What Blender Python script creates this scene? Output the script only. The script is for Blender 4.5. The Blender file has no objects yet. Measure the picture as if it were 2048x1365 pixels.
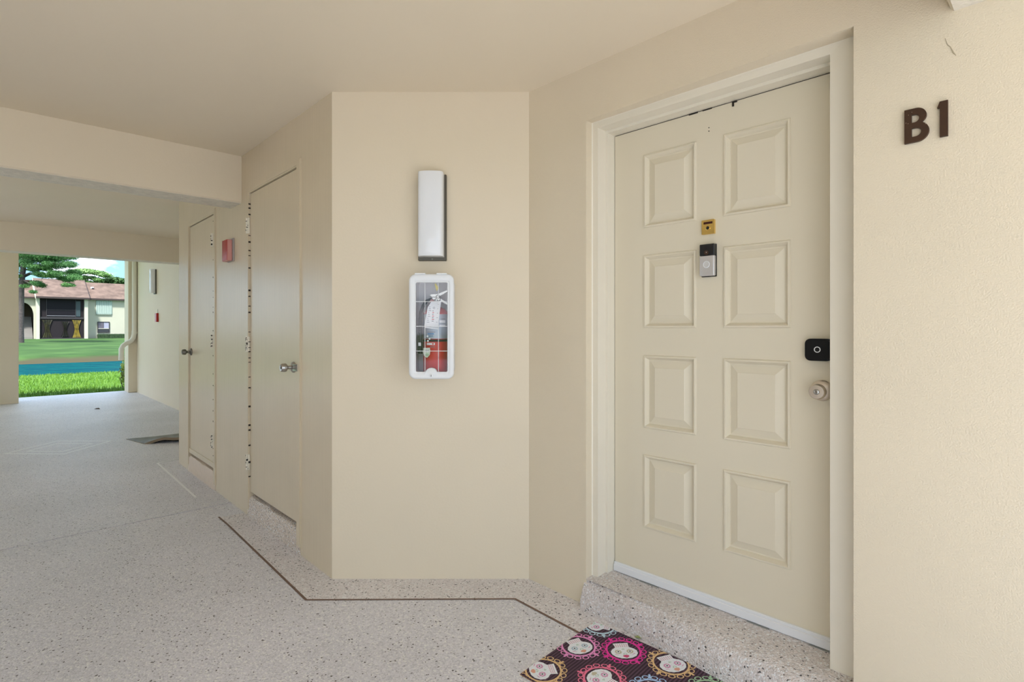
import bpy, bmesh, math, random
from mathutils import Vector, Matrix, noise
from mathutils.geometry import tessellate_polygon
random.seed(7)
C = bpy.context.scene.collection
R = math.radians

# ------------------------------------------------------------------ camera
cam = bpy.data.objects.new('camera', bpy.data.cameras.new('camera'))
C.objects.link(cam)
cam.location = (0, 0, 1.256)
cam.rotation_euler = (R(90), 0, 0)
cam.data.sensor_width = 36.0
cam.data.lens = 36.0 * 1080 / 2048
cam.data.shift_y = -(682.5 - 657) / 2048
cam.data.clip_start = 0.02
cam.data.clip_end = 2000
bpy.context.scene.camera = cam

# ------------------------------------------------------------------ world, sun, exposure
W = bpy.data.worlds.new('world')
bpy.context.scene.world = W
W.use_nodes = True
nt = W.node_tree
nt.nodes.clear()
N = nt.nodes.new
L = nt.links.new
out = N('ShaderNodeOutputWorld')
bg = N('ShaderNodeBackground')
tc = N('ShaderNodeTexCoord')
sep = N('ShaderNodeSeparateXYZ')
L(tc.outputs['Generated'], sep.inputs[0])
grad = N('ShaderNodeValToRGB')
grad.color_ramp.elements[0].position = 0.0
grad.color_ramp.elements[0].color = (0.30, 0.56, 0.74, 1)
grad.color_ramp.elements[1].position = 0.55
grad.color_ramp.elements[1].color = (0.14, 0.36, 0.66, 1)
L(sep.outputs[2], grad.inputs[0])
mp = N('ShaderNodeMapping')
mp.inputs['Scale'].default_value = (1, 1, 2.4)
mp.inputs['Location'].default_value = (0.35, 0.0, 0.1)
L(tc.outputs['Generated'], mp.inputs[0])
nz = N('ShaderNodeTexNoise')
nz.inputs['Scale'].default_value = 5.5
nz.inputs['Detail'].default_value = 7
nz.inputs['Roughness'].default_value = 0.55
L(mp.outputs[0], nz.inputs['Vector'])
cr = N('ShaderNodeValToRGB')
cr.color_ramp.elements[0].position = 0.47
cr.color_ramp.elements[0].color = (0, 0, 0, 1)
cr.color_ramp.elements[1].position = 0.60
cr.color_ramp.elements[1].color = (1, 1, 1, 1)
L(nz.outputs['Fac'], cr.inputs[0])
mx = N('ShaderNodeMixRGB')
mx.inputs[2].default_value = (1.70, 1.70, 1.84, 1)
L(cr.outputs[0], mx.inputs[0])
L(grad.outputs[0], mx.inputs[1])
L(mx.outputs[0], bg.inputs[0])
bg.inputs[1].default_value = 1.0
L(bg.outputs[0], out.inputs[0])

sun = bpy.data.objects.new('sun', bpy.data.lights.new('sun', 'SUN'))
C.objects.link(sun)
sun.data.energy = 5.0
sun.data.angle = R(6)
sun.data.color = (1.0, 0.98, 0.97)
# the sun stands high behind and to the right of the camera, over the open end
sd = Vector((0.05, -0.85, 1.35)).normalized()
sun.rotation_euler = sd.to_track_quat('Z', 'Y').to_euler()

vs = bpy.context.scene.view_settings
vs.view_transform = 'Standard'
vs.look = 'None'
vs.gamma = 1.0
vs.use_curve_mapping = False
vs.exposure = 1.06

# ------------------------------------------------------------------ frames of the walls (measured)
D = 2.7028
FB = (Vector((0, D, 0)), 0.0)
FA = (Vector((-0.901, D, 0)), R(-46.6))
FG = (Vector((0.0851, D, 0)), R(-46.0))
FD = (Vector((0.4794, 2.5258, 0)), R(-44.8))
FH = (Vector((-56.29, 68.0, 0)), R(45.0))

def place(o, fr, loc=(0, 0, 0), rz=0.0):
    P, a = fr
    m = Matrix.Translation(P) @ Matrix.Rotation(a, 4, 'Z') @ Matrix.Translation(Vector(loc)) @ Matrix.Rotation(rz, 4, 'Z')
    o.location = m.to_translation()
    o.rotation_euler = (0, 0, a + rz)
    return o

# ------------------------------------------------------------------ materials
MATS = {}
def mat(name, col, rough=0.5, metal=0.0, var=0.0, vscale=3.0, bump=0.0, bscale=60.0, bdist=0.002,
        spec=0.5, trans=0.0, col2=None, coat=0.0, ior=1.45):
    if name in MATS:
        return MATS[name]
    m = bpy.data.materials.new(name)
    m.use_nodes = True
    t = m.node_tree
    b = t.nodes['Principled BSDF']
    b.inputs['Base Color'].default_value = (*col, 1)
    b.inputs['Roughness'].default_value = rough
    b.inputs['Metallic'].default_value = metal
    b.inputs['Specular IOR Level'].default_value = spec
    b.inputs['Transmission Weight'].default_value = trans
    b.inputs['Coat Weight'].default_value = coat
    b.inputs['IOR'].default_value = ior
    g = t.nodes.new('ShaderNodeTexCoord')
    if var > 0 or col2:
        n = t.nodes.new('ShaderNodeTexNoise')
        n.inputs['Scale'].default_value = vscale
        n.inputs['Detail'].default_value = 5
        t.links.new(g.outputs['Object'], n.inputs['Vector'])
        r = t.nodes.new('ShaderNodeValToRGB')
        r.color_ramp.elements[0].position = 0.32
        r.color_ramp.elements[1].position = 0.68
        c2 = col2 if col2 else tuple(min(1, c * (1 + var)) for c in col)
        c1 = col if col2 else tuple(c * (1 - var) for c in col)
        r.color_ramp.elements[0].color = (*c1, 1)
        r.color_ramp.elements[1].color = (*c2, 1)
        t.links.new(n.outputs['Fac'], r.inputs[0])
        t.links.new(r.outputs[0], b.inputs['Base Color'])
    if bump > 0:
        n2 = t.nodes.new('ShaderNodeTexNoise')
        n2.inputs['Scale'].default_value = bscale
        n2.inputs['Detail'].default_value = 3
        t.links.new(g.outputs['Object'], n2.inputs['Vector'])
        bp = t.nodes.new('ShaderNodeBump')
        bp.inputs['Strength'].default_value = bump
        bp.inputs['Distance'].default_value = bdist
        t.links.new(n2.outputs['Fac'], bp.inputs['Height'])
        t.links.new(bp.outputs[0], b.inputs['Normal'])
    MATS[name] = m
    return m

PAINT = (0.785, 0.68, 0.51)
wall_paint = mat('wall_paint', PAINT, 0.55, var=0.012, vscale=2, bump=0.25, bscale=90, bdist=0.002)
wall_rough = mat('textured_stucco_paint', PAINT, 0.5, var=0.012, vscale=2, bump=0.4, bscale=230, bdist=0.004)
ceil_paint = mat('ceiling_paint', (0.86, 0.755, 0.58), 0.6, var=0.015, vscale=1.5, bump=0.15, bscale=70)
beam_under = mat('beam_stucco', (0.80, 0.74, 0.62), 0.6, var=0.08, vscale=30, bump=0.9, bscale=110, bdist=0.004)
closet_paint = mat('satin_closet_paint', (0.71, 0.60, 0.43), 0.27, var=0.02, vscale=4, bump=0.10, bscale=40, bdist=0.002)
_t = closet_paint.node_tree
_tc = _t.nodes.new('ShaderNodeTexCoord'); _mp = _t.nodes.new('ShaderNodeMapping'); _mp.inputs['Scale'].default_value = (55, 55, 1.6)
_nz = _t.nodes.new('ShaderNodeTexNoise'); _nz.inputs['Scale'].default_value = 1.0; _nz.inputs['Detail'].default_value = 4
_bp = _t.nodes.new('ShaderNodeBump'); _bp.inputs['Strength'].default_value = 0.35; _bp.inputs['Distance'].default_value = 0.0025
_old = [n for n in _t.nodes if n.type == 'BUMP' and n != _bp][0]
_t.links.new(_tc.outputs['Object'], _mp.inputs[0]); _t.links.new(_mp.outputs[0], _nz.inputs['Vector']); _t.links.new(_nz.outputs['Fac'], _bp.inputs['Height'])
_t.links.new(_old.outputs[0], _bp.inputs['Normal']); _t.links.new(_bp.outputs[0], _t.nodes['Principled BSDF'].inputs['Normal'])
door_paint = mat('entry_door_paint', (0.78, 0.70, 0.54), 0.42, var=0.008, vscale=3, bump=0.05, bscale=50)
trim_paint = mat('door_frame_paint', (0.85, 0.785, 0.65), 0.38, var=0.01, vscale=6, bump=0.08, bscale=40)
white_pl = mat('white_plastic', (0.86, 0.87, 0.87), 0.35)
dark_gap = mat('dark_gap', (0.03, 0.022, 0.015), 0.8)
chrome = mat('satin_steel', (0.46, 0.445, 0.42), 0.28, 1.0)
nickel = mat('brushed_nickel', (0.70, 0.63, 0.56), 0.36, 1.0)
bronze = mat('dark_bronze', (0.11, 0.10, 0.08), 0.42, 0.6)
pewter = mat('aged_pewter', (0.20, 0.19, 0.16), 0.4, 0.9)
brown = mat('brown_painted_metal', (0.048, 0.019, 0.006), 0.5, var=0.15, vscale=40)
black_gl = mat('black_gloss', (0.012, 0.012, 0.014), 0.22)
black_mt = mat('black_matte', (0.004, 0.004, 0.005), 0.4, spec=0.3)
grey_bar = mat('grey_lock_ring', (0.62, 0.60, 0.57), 0.3)
gold = mat('polished_brass', (0.83, 0.60, 0.20), 0.25, 1.0)
acrylic = mat('opal_acrylic', (0.86, 0.87, 0.88), 0.12, coat=0.3)
red_en = mat('red_enamel', (0.60, 0.015, 0.012), 0.25)
red_pl = mat('red_alarm_box', (0.42, 0.014, 0.010), 0.35)
pink_pl = mat('pale_red_edge', (0.66, 0.30, 0.26), 0.4)  # paler red for the right side and lower rim of the box
paper = mat('white_paper', (0.86, 0.87, 0.90), 0.7)
ink = mat('grey_ink', (0.22, 0.22, 0.25), 0.7)
redink = mat('red_ink', (0.6, 0.08, 0.10), 0.7)
silver_lab = mat('silver_label', (0.42, 0.46, 0.52), 0.4, 0.3, var=0.06, vscale=30)
blue_ink = mat('blue_ink', (0.12, 0.28, 0.50), 0.6)
yellow = mat('yellow_plastic', (0.80, 0.66, 0.10), 0.5)
greenst = mat('green_sticker', (0.50, 0.66, 0.42), 0.5)
alu = mat('white_aluminium', (0.83, 0.83, 0.84), 0.35)
grey_th = mat('grey_threshold', (0.40, 0.40, 0.38), 0.5)

def terrazzo(name, base, base2, dark_amt, scale=150.0, rough=0.42, bump=0.5):
    m = bpy.data.materials.new(name)
    m.use_nodes = True
    t = m.node_tree
    b = t.nodes['Principled BSDF']
    g = t.nodes.new('ShaderNodeNewGeometry')
    vo = t.nodes.new('ShaderNodeTexVoronoi')
    vo.inputs['Scale'].default_value = scale
    t.links.new(g.outputs['Position'], vo.inputs['Vector'])
    se = t.nodes.new('ShaderNodeSeparateColor')
    t.links.new(vo.outputs['Color'], se.inputs[0])
    ramp = t.nodes.new('ShaderNodeValToRGB')
    ramp.color_ramp.interpolation = 'CONSTANT'
    e = ramp.color_ramp.elements
    e[0].position = 0.0
    e[0].color = (0.09, 0.08, 0.075, 1)
    e[1].position = dark_amt
    e[1].color = (*[c * 0.84 for c in base], 1)
    for p, c in ((dark_amt + 0.16, base), (0.50, base2), (0.70, tuple(min(1, c * 1.12) for c in base)), (0.88, (0.90, 0.89, 0.88))):
        el = e.new(p)
        el.color = (*c, 1)
    t.links.new(se.outputs[0], ramp.inputs[0])
    # broad, faint cloudiness of the coating
    n = t.nodes.new('ShaderNodeTexNoise')
    n.inputs['Scale'].default_value = 1.1
    n.inputs['Detail'].default_value = 6
    t.links.new(g.outputs['Position'], n.inputs['Vector'])
    r2 = t.nodes.new('ShaderNodeValToRGB')
    r2.color_ramp.elements[0].position = 0.3
    r2.color_ramp.elements[0].color = (0.91, 0.91, 0.91, 1)
    r2.color_ramp.elements[1].position = 0.7
    r2.color_ramp.elements[1].color = (1.07, 1.07, 1.08, 1)
    t.links.new(n.outputs['Fac'], r2.inputs[0])
    mu = t.nodes.new('ShaderNodeMixRGB')
    mu.blend_type = 'MULTIPLY'
    mu.inputs[0].default_value = 1
    t.links.new(ramp.outputs[0], mu.inputs[1])
    t.links.new(r2.outputs[0], mu.inputs[2])
    t.links.new(mu.outputs[0], b.inputs['Base Color'])
    bp = t.nodes.new('ShaderNodeBump')
    bp.inputs['Strength'].default_value = bump
    bp.inputs['Distance'].default_value = 0.003
    bp.invert = True
    t.links.new(vo.outputs['Distance'], bp.inputs['Height'])
    t.links.new(bp.outputs[0], b.inputs['Normal'])
    b.inputs['Roughness'].default_value = rough
    b.inputs['Specular IOR Level'].default_value = 0.55
    return m

FBASE = (0.725, 0.71, 0.745)
floor_m = terrazzo('pebble_floor_coating', FBASE, (0.755, 0.74, 0.775), 0.013, scale=175)
band_m = terrazzo('pebble_border_coating', (0.76, 0.71, 0.70), (0.79, 0.75, 0.745), 0.035, scale=170)
step_m = terrazzo('pebble_step_coating', (0.70, 0.63, 0.59), (0.78, 0.72, 0.69), 0.018, scale=190, bump=1.0)
curb_m = terrazzo('painted_pebble_curb', (0.66, 0.55, 0.45), (0.72, 0.61, 0.50), 0.05, scale=190, bump=0.9)
line_br = mat('brown_floor_line', (0.19, 0.115, 0.085), 0.5, var=0.1, vscale=30)
line_wh = mat('white_floor_line', (0.97, 0.97, 0.97), 0.4)

# ------------------------------------------------------------------ mesh helper
class MB:
    def __init__(s):
        s.v = []; s.f = []; s.m = []; s.mats = []; s.sm = []
    def mi(s, m):
        if m not in s.mats: s.mats.append(m)
        return s.mats.index(m)
    def add(s, verts, faces, m, smooth=False):
        b = len(s.v)
        s.v += [tuple(v) for v in verts]
        k = s.mi(m)
        for f in faces:
            s.f.append(tuple(i + b for i in f)); s.m.append(k); s.sm.append(smooth)
        return s
    def box(s, x0, x1, y0, y1, z0, z1, m, bev=0.0, seg=1):
        if x0 > x1: x0, x1 = x1, x0
        if y0 > y1: y0, y1 = y1, y0
        if z0 > z1: z0, z1 = z1, z0
        if bev > 0:
            bm = bmesh.new()
            bmesh.ops.create_cube(bm, size=1)
            for v in bm.verts:
                v.co = Vector(((x0 + x1) / 2 + v.co.x * (x1 - x0), (y0 + y1) / 2 + v.co.y * (y1 - y0), (z0 + z1) / 2 + v.co.z * (z1 - z0)))
            bmesh.ops.bevel(bm, geom=bm.edges[:], offset=bev, segments=seg, affect='EDGES', profile=0.6)
            s.add([v.co.copy() for v in bm.verts], [[v.index for v in f.verts] for f in bm.faces], m, seg > 1)
            bm.free()
            return s
        v = [(x0, y0, z0), (x1, y0, z0), (x1, y1, z0), (x0, y1, z0), (x0, y0, z1), (x1, y0, z1), (x1, y1, z1), (x0, y1, z1)]
        return s.add(v, [(0, 3, 2, 1), (4, 5, 6, 7), (0, 1, 5, 4), (1, 2, 6, 5), (2, 3, 7, 6), (3, 0, 4, 7)], m)
    def shape(s, loops, y0, y1, m, plane='xz'):
        """flat outline (holes allowed) given thickness from y0 (front) to y1 (back)"""
        pts = [Vector((p[0], p[1], 0)) for lp in loops for p in lp]
        tris = tessellate_polygon([[Vector((p[0], p[1], 0)) for p in lp] for lp in loops])
        n = len(pts)
        def tr(p, y): return (p.x, y, p.y) if plane == 'xz' else (p.x, p.y, y)
        v = [tr(p, y0) for p in pts] + [tr(p, y1) for p in pts]
        f = []
        for a, b, c in tris:
            f.append((a, b, c)); f.append((n + a, n + c, n + b))
        i = 0
        for lp in loops:
            k = len(lp)
            for j in range(k):
                a = i + j; b = i + (j + 1) % k
                f.append((a, b, n + b, n + a))
            i += k
        return s.add(v, f, m)
    def lathe(s, prof, m, o=(0, 0, 0), axis='y', n=24, smooth=True):
        """prof: (radius, distance along axis). axis 'y' means towards -y (towards the viewer of a wall)"""
        v = []; f = []
        for r, h in prof:
            for k in range(n):
                a = 2 * math.pi * k / n
                c, d = r * math.cos(a), r * math.sin(a)
                v.append((o[0] + c, o[1] - h, o[2] + d) if axis == 'y' else (o[0] + c, o[1] + d, o[2] + h))
        for i in range(len(prof) - 1):
            for k in range(n):
                f.append((i * n + k, i * n + (k + 1) % n, (i + 1) * n + (k + 1) % n, (i + 1) * n + k))
        f.append(tuple(range(n))); f.append(tuple((len(prof) - 1) * n + k for k in range(n)))
        return s.add(v, f, m, smooth)
    def tube(s, pts, r, m, n=8, smooth=True):
        pts = [Vector(p) for p in pts]
        rs = r if isinstance(r, (list, tuple)) else [r] * len(pts)
        v = []; f = []
        up = None
        for i, p in enumerate(pts):
            d = (pts[min(i + 1, len(pts) - 1)] - pts[max(i - 1, 0)]).normalized()
            if up is None:
                up = Vector((0, 0, 1)) if abs(d.z) < 0.9 else Vector((1, 0, 0))
            a = d.cross(up).normalized(); b = a.cross(d).normalized()
            up = b
            for k in range(n):
                t = 2 * math.pi * k / n
                v.append(p + a * (rs[i] * math.cos(t)) + b * (rs[i] * math.sin(t)))
        for i in range(len(pts) - 1):
            for k in range(n):
                f.append((i * n + k, i * n + (k + 1) % n, (i + 1) * n + (k + 1) % n, (i + 1) * n + k))
        f.append(tuple(range(n))[::-1]); f.append(tuple((len(pts) - 1) * n + k for k in range(n)))
        return s.add(v, f, m, smooth)
    def build(s, name, parent=None, fixn=True):
        me = bpy.data.meshes.new(name)
        me.from_pydata(s.v, [], s.f)
        for m in s.mats: me.materials.append(m)
        me.polygons.foreach_set('material_index', s.m)
        me.polygons.foreach_set('use_smooth', s.sm)
        if fixn:
            bm = bmesh.new(); bm.from_mesh(me)
            bmesh.ops.recalc_face_normals(bm, faces=bm.faces)
            bm.to_mesh(me); bm.free()
        me.update()
        if any(s.sm):
            try: me.set_sharp_from_angle(angle=R(40))
            except Exception: pass
        o = bpy.data.objects.new(name, me)
        C.objects.link(o)
        if parent: o.parent = parent
        return o

def tag(o, label=None, cat=None, group=None, kind=None):
    if label: o['label'] = label
    if cat: o['category'] = cat
    if group: o['group'] = group
    if kind: o['kind'] = kind
    return o
def empty(name, fr=None, loc=(0, 0, 0), rz=0.0):
    o = bpy.data.objects.new(name, None)
    o.empty_display_size = 0.1
    C.objects.link(o)
    if fr: place(o, fr, loc, rz)
    else:
        o.location = loc; o.rotation_euler = (0, 0, rz)
    return o
def copy_tree(o, parent=None):
    c = o.copy(); C.objects.link(c)
    if parent: c.parent = parent
    for ch in [x for x in bpy.data.objects if x.parent == o]:
        copy_tree(ch, c)
    return c
def struct(o, label=None):
    o['kind'] = 'structure'
    if label: o['label'] = label
    return o
def rrect(x0, x1, z0, z1, r, n=6):
    p = []
    for cx, cz, a0 in ((x1 - r, z1 - r, 0), (x0 + r, z1 - r, 90), (x0 + r, z0 + r, 180), (x1 - r, z0 + r, 270)):
        for k in range(n + 1):
            a = R(a0 + 90 * k / n)
            p.append((cx + r * math.cos(a), cz + r * math.sin(a)))
    return p
def circ(cx, cz, r, n=24, rz=None, a0=0):
    rz = rz or r
    return [(cx + r * math.cos(2 * math.pi * k / n + a0), cz + rz * math.sin(2 * math.pi * k / n + a0)) for k in range(n)]

# ================================================================== SETTING: breezeway
CEIL = 2.44
# ceiling slab and beams
b = MB(); b.box(-6.5, 3.6, -5.6, 0.5, CEIL, CEIL + 0.28, ceil_paint); b.box(-11.4, -6.5, -5.6, 0.5, 2.78, 3.0, ceil_paint)
struct(place(b.build('ceiling'), FG), 'cream painted flat concrete ceiling over the breezeway')
for nm, u0, u1, z in (('trim_1', -2.33, -2.085, 2.12), ('trim_2', -6.55, -6.30, 2.12), ('trim_3', 1.65, 1.895, 2.145)):
    b = MB()
    b.box(u0, u1, -5.6, 0.02 if nm != 'trim_1' else -0.66, z, CEIL + 0.01 if nm != 'trim_2' else 2.79, wall_paint, 0.008)
    b.box(u0 + 0.008, u1 - 0.008, -5.59, 0.01 if nm != 'trim_1' else -0.665, z - 0.001, z + 0.01, beam_under)
    struct(place(b.build(nm), FG), {'trim_1': 'deep cream ceiling beam ending against the closet wall', 'trim_2': 'far cream ceiling beam before the open end',
                                   'trim_3': 'cream ceiling beam above the wall with the unit sign'}[nm])

# floor: two slabs with a joint under the first beam
fl = MB()
fl.box(-2.314, 3.9, -6.2, 0.45, -0.16, 0.0, floor_m)
fl.box(-11.33, -2.328, -6.2, 0.45, -0.16, 0.0, floor_m)
floor = struct(place(fl.build('floor'), FG), 'pale grey pebble-coated concrete floor')
b = MB(); b.box(-2.3275, -2.3145, -6.1, 0.0, -0.15, -0.010, mat('joint_filler', (0.02, 0.018, 0.016), 0.9)); b.build('joint_filler', floor)
FGinv = (Matrix.Translation(FG[0]) @ Matrix.Rotation(FG[1], 4, 'Z')).inverted()
def wg(x, y, z=0.0):
    return FGinv @ Vector((x, y, z))
def strip(pts, w, z, m, closed=False):
    """flat painted line through world points"""
    P = [wg(*p).xy for p in pts]
    b = MB(); n = len(P)
    cnt = n if closed else n - 1
    Lf, Rt = [], []
    for i in range(n):
        a = P[i - 1] if (i > 0 or closed) else None
        c = P[(i + 1) % n] if (i < n - 1 or closed) else None
        d1 = (P[i] - a).normalized() if a is not None else (c - P[i]).normalized()
        d2 = (c - P[i]).normalized() if c is not None else d1
        n1 = Vector((-d1.y, d1.x)); n2 = Vector((-d2.y, d2.x))
        mm = (n1 + n2).normalized(); k = w / 2 / max(0.3, mm.dot(n1))
        Lf.append(P[i] + mm * k); Rt.append(P[i] - mm * k)
    v = [(p.x, p.y, z) for p in Lf] + [(p.x, p.y, z) for p in Rt]
    b.add(v, [(i, (i + 1) % n, n + (i + 1) % n, n + i) for i in range(cnt)], m)
    return b
# darker-flecked border band between the line and the walls
inner = [(-1.94, 3.582), (-1.818, 3.452), (-0.951, 2.494), (0.014, 2.503), (0.28, 2.22), (1.5, 0.95)]
outer = [(-1.80, 3.68), (-1.70, 3.57), (-0.90, 2.72), (0.085, 2.72), (0.40, 2.42), (1.85, 0.98)]
bb = MB()
v = [wg(*p, 0.0006) for p in inner] + [wg(*p, 0.0006) for p in outer]
n = len(inner)
bb.add(v, [(i, i + 1, n + i + 1, n + i) for i in range(n - 1)], band_m)
o = bb.build('border_band', floor); o['label'] = 'border strip of floor with darker pebble flecks along the walls'
strip([(-1.95, 3.59), (-1.818, 3.452), (-0.951, 2.494), (0.014, 2.503), (0.28, 2.22), (1.5, 0.95)], 0.012, 0.0012, line_br).build('border_line', floor)['label'] = 'brown line inlaid along the walls'
strip([(-3.1, 5.36), (-3.298, 5.024), (-2.34, 4.0)], 0.016, 0.0012, line_wh).build('border_line', floor)['label'] = 'worn white line continuing past the joint'
strip([(-5.074, 5.404), (-5.063, 6.002), (-4.468, 6.002), (-4.471, 5.383)], 0.024, 0.0012, line_wh, True).build('diamond_line', floor)['label'] = 'outer white square painted on the floor'
strip([(-4.938, 5.50), (-4.948, 5.88), (-4.573, 5.88), (-4.574, 5.50)], 0.020, 0.0012, line_wh, True).build('diamond_line', floor)['label'] = 'inner white square painted on the floor'

# wall with the sconce (facing the camera)
b = MB(); b.box(-0.901, 0.20, 0, 0.2, 0, CEIL, wall_paint)
struct(place(b.build('wall_center'), FB), 'smooth cream wall carrying the light and the extinguisher cabinet')

# closet wall
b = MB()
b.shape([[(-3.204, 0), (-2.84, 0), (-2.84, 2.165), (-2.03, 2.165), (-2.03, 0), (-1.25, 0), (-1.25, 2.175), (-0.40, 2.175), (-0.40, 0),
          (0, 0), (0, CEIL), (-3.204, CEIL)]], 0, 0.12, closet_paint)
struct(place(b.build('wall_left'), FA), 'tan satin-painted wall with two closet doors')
# its hidden far return, and the wall behind the closets
b = MB(); b.shape([[(-3.205, 5.197), (-3.15, 6.18), (-2.95, 6.18), (-3.0, 5.1)]], 0, CEIL, wall_paint, 'xy')
struct(b.build('wall_return'))
b = MB(); b.box(-4.9, 0.0, 0.30, 0.36, -0.1, CEIL, wall_paint)
struct(place(b.build('wall_back'), FG))
# wall around the entry door
b = MB()
uL, uR = 0.360, 1.413
b.shape([[(0, 0), (uL, 0), (uL, 2.197), (uR, 2.200), (uR, 0), (3.7, 0), (3.7, CEIL), (0, CEIL)]], 0, 0.20, wall_rough)
wr = struct(place(b.build('wall_right'), FG), 'cream textured wall around the entry door and the unit sign')
b = MB(); b.tube([(1.638, -0.0005, 2.075), (1.643, -0.0005, 2.055), (1.650, -0.0005, 2.046), (1.656, -0.0005, 2.028), (1.662, -0.0005, 2.018)], [0.0006, 0.0012, 0.001, 0.0018, 0.0006], mat('crack_shadow_plaster', (0.45, 0.38, 0.26), 0.8), 6)
b.build('crack', wr)['label'] = 'thin crack in the plaster below the beam'
# far right wall and its column, far left wall
b = MB(); b.box(-10.9, -4.6, 0.13, 0.33, 0, CEIL + 0.35, wall_paint)
struct(place(b.build('wall_far_right'), FG), 'bright cream wall beyond the closets with a lamp and a red box')
b = MB(); b.box(-11.28, -10.87, -0.01, 0.33, 0, CEIL + 0.35, wall_paint, 0.008)
struct(place(b.build('trim_4'), FG), 'square cream pier at the open end')
b = MB(); b.box(-10.7, -10.33, -2.7, -1.60, 0, CEIL + 0.35, wall_paint, 0.006)
struct(place(b.build('wall_far_left'), FG), 'cream wall left of the open end')
# unseen wall added on the opposite side; its gaps shape the light
b = MB(); b.box(-3.2, 2.0, -5.4, -5.2, 0, CEIL, wall_paint); b.box(-8.2, -5.4, -5.4, -5.2, 0, CEIL + 0.35, wall_paint)
struct(place(b.build('wall_light_block'), FG))

# ------------------------------------------------------------------ step under the entry door
b = MB()
NS = 40
prof = []
def stepprof(t):
    f0 = 0.030 + 0.075 * t          # foot line in front of the wall plane
    f1 = 0.004 + 0.075 * t
    return [(0.30, -0.02), (0.30, 0.127), (0.10, 0.126), (0.0, 0.121), (-f1 + 0.02, 0.113), (-f1, 0.100), (-f1 - 0.012, 0.080), (-f0, 0.03), (-f0 - 0.004, 0.0), (-f0 - 0.004, -0.02)]
v = []; f = []
for i in range(NS + 1):
    t = i / NS
    x = 0.352 + t * (1.60 - 0.352)
    P = stepprof(t)
    for (y, z) in P:
        k = 0.004 * noise.noise(Vector((x * 9, y * 9, z * 9)))
        v.append((x, y - k, z + (k if z > 0.02 else 0)))
k = len(P)
for i in range(NS):
    for j in range(k - 1):
        f.append((i * k + j, i * k + j + 1, (i + 1) * k + j + 1, (i + 1) * k + j))
f.append(tuple(range(k))); f.append(tuple(NS * k + j for j in range(k)))
b.add(v, f, step_m, True)
struct(place(b.build('trim_5'), FG), 'rounded pebble-coated step under the entry door')

# ------------------------------------------------------------------ door casings
def casing(profile, W_, T, z0, m, zr=None, profr=None):
    """profile: (outset, y). U-shaped frame with mitred corners"""
    bq = MB(); rows = []
    for (a, y), (ar, yr) in zip(profile, profr or profile):
        rows.append([(-a, y, z0), (-a, y, T + a), (W_ + ar, yr, T + a), (W_ + ar, yr, z0 if zr is None else zr)])
    v = [p for r in rows for p in r]
    f = []
    for i in range(len(rows) - 1):
        for j in range(3):
            f.append((i * 4 + j, i * 4 + j + 1, (i + 1) * 4 + j + 1, (i + 1) * 4 + j))
    bq.add(v, f, m)
    return bq

# ================================================================== ENTRY DOOR
d1 = struct(empty('door_1', FD), 'cream entry door with eight raised panels, brass viewer and black lock')
DW, DT = 0.915, 2.155
fr = casing([(0.0, 0.03), (0.0, -0.055), (0.012, -0.055), (0.012, -0.115), (0.040, -0.115), (0.045, -0.120), (0.045, -0.150), (0.070, -0.150), (0.070, 0.05)], DW, DT, 0.105, trim_paint,
            profr=[(0.0, 0.03), (0.0, -0.055), (0.010, -0.055), (0.010, -0.112), (0.045, -0.114), (0.06, -0.115), (0.08, -0.116), (0.14, -0.116), (0.14, 0.05)])
fr.build('door_frame', d1)
PX = ((0.156, 0.404), (0.518, 0.769))
PZ = ((1.703, 2.031), (1.257, 1.582), (0.811, 1.136), (0.366, 0.693))
slab = MB()
holes = [[(x0, z0), (x1, z0), (x1, z1), (x0, z1)] for x0, x1 in PX for z0, z1 in PZ]
slab.shape([[(0.003, 0.150), (DW - 0.003, 0.150), (DW - 0.003, DT - 0.004), (0.003, DT - 0.004)]] + holes, 0.0, 0.044, door_paint)
slab.build('door_slab', d1)
def panel(x0, x1, z0, z1):
    p = MB(); rows = []
    for a, y in ((0, 0.0), (0.003, -0.006), (0.009, -0.007), (0.015, 0.002), (0.020, 0.0115), (0.025, 0.0115), (0.052, 0.0005), (0.055, -0.0015), (0.058, -0.0015)):
        rows.append([(x0 + a, y, z0 + a), (x1 - a, y, z0 + a), (x1 - a, y, z1 - a), (x0 + a, y, z1 - a)])
    v = [q for r in rows for q in r]; f = []
    for i in range(len(rows) - 1):
        for j in range(4):
            f.append((i * 4 + j, i * 4 + (j + 1) % 4, (i + 1) * 4 + (j + 1) % 4, (i + 1) * 4 + j))
    e = (len(rows) - 1) * 4
    f.append((e, e + 1, e + 2, e + 3))
    p.add(v, f, door_paint)
    return p
for x0, x1 in PX:
    for z0, z1 in PZ:
        panel(x0, x1, z0, z1).build('panel', d1, fixn=False)
b = MB(); b.box(0.002, DW - 0.002, -0.014, 0.03, 0.128, 0.160, alu, 0.003); b.box(0.002, DW - 0.002, -0.008, 0.03, 0.158, 0.170, alu, 0.002)
b.build('door_sweep', d1)['label'] = 'white metal sweep along the foot of the door'
b = MB(); b.box(0.0, DW, -0.02, 0.10, 0.098, 0.126, grey_th); b.build('threshold', d1)
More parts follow.
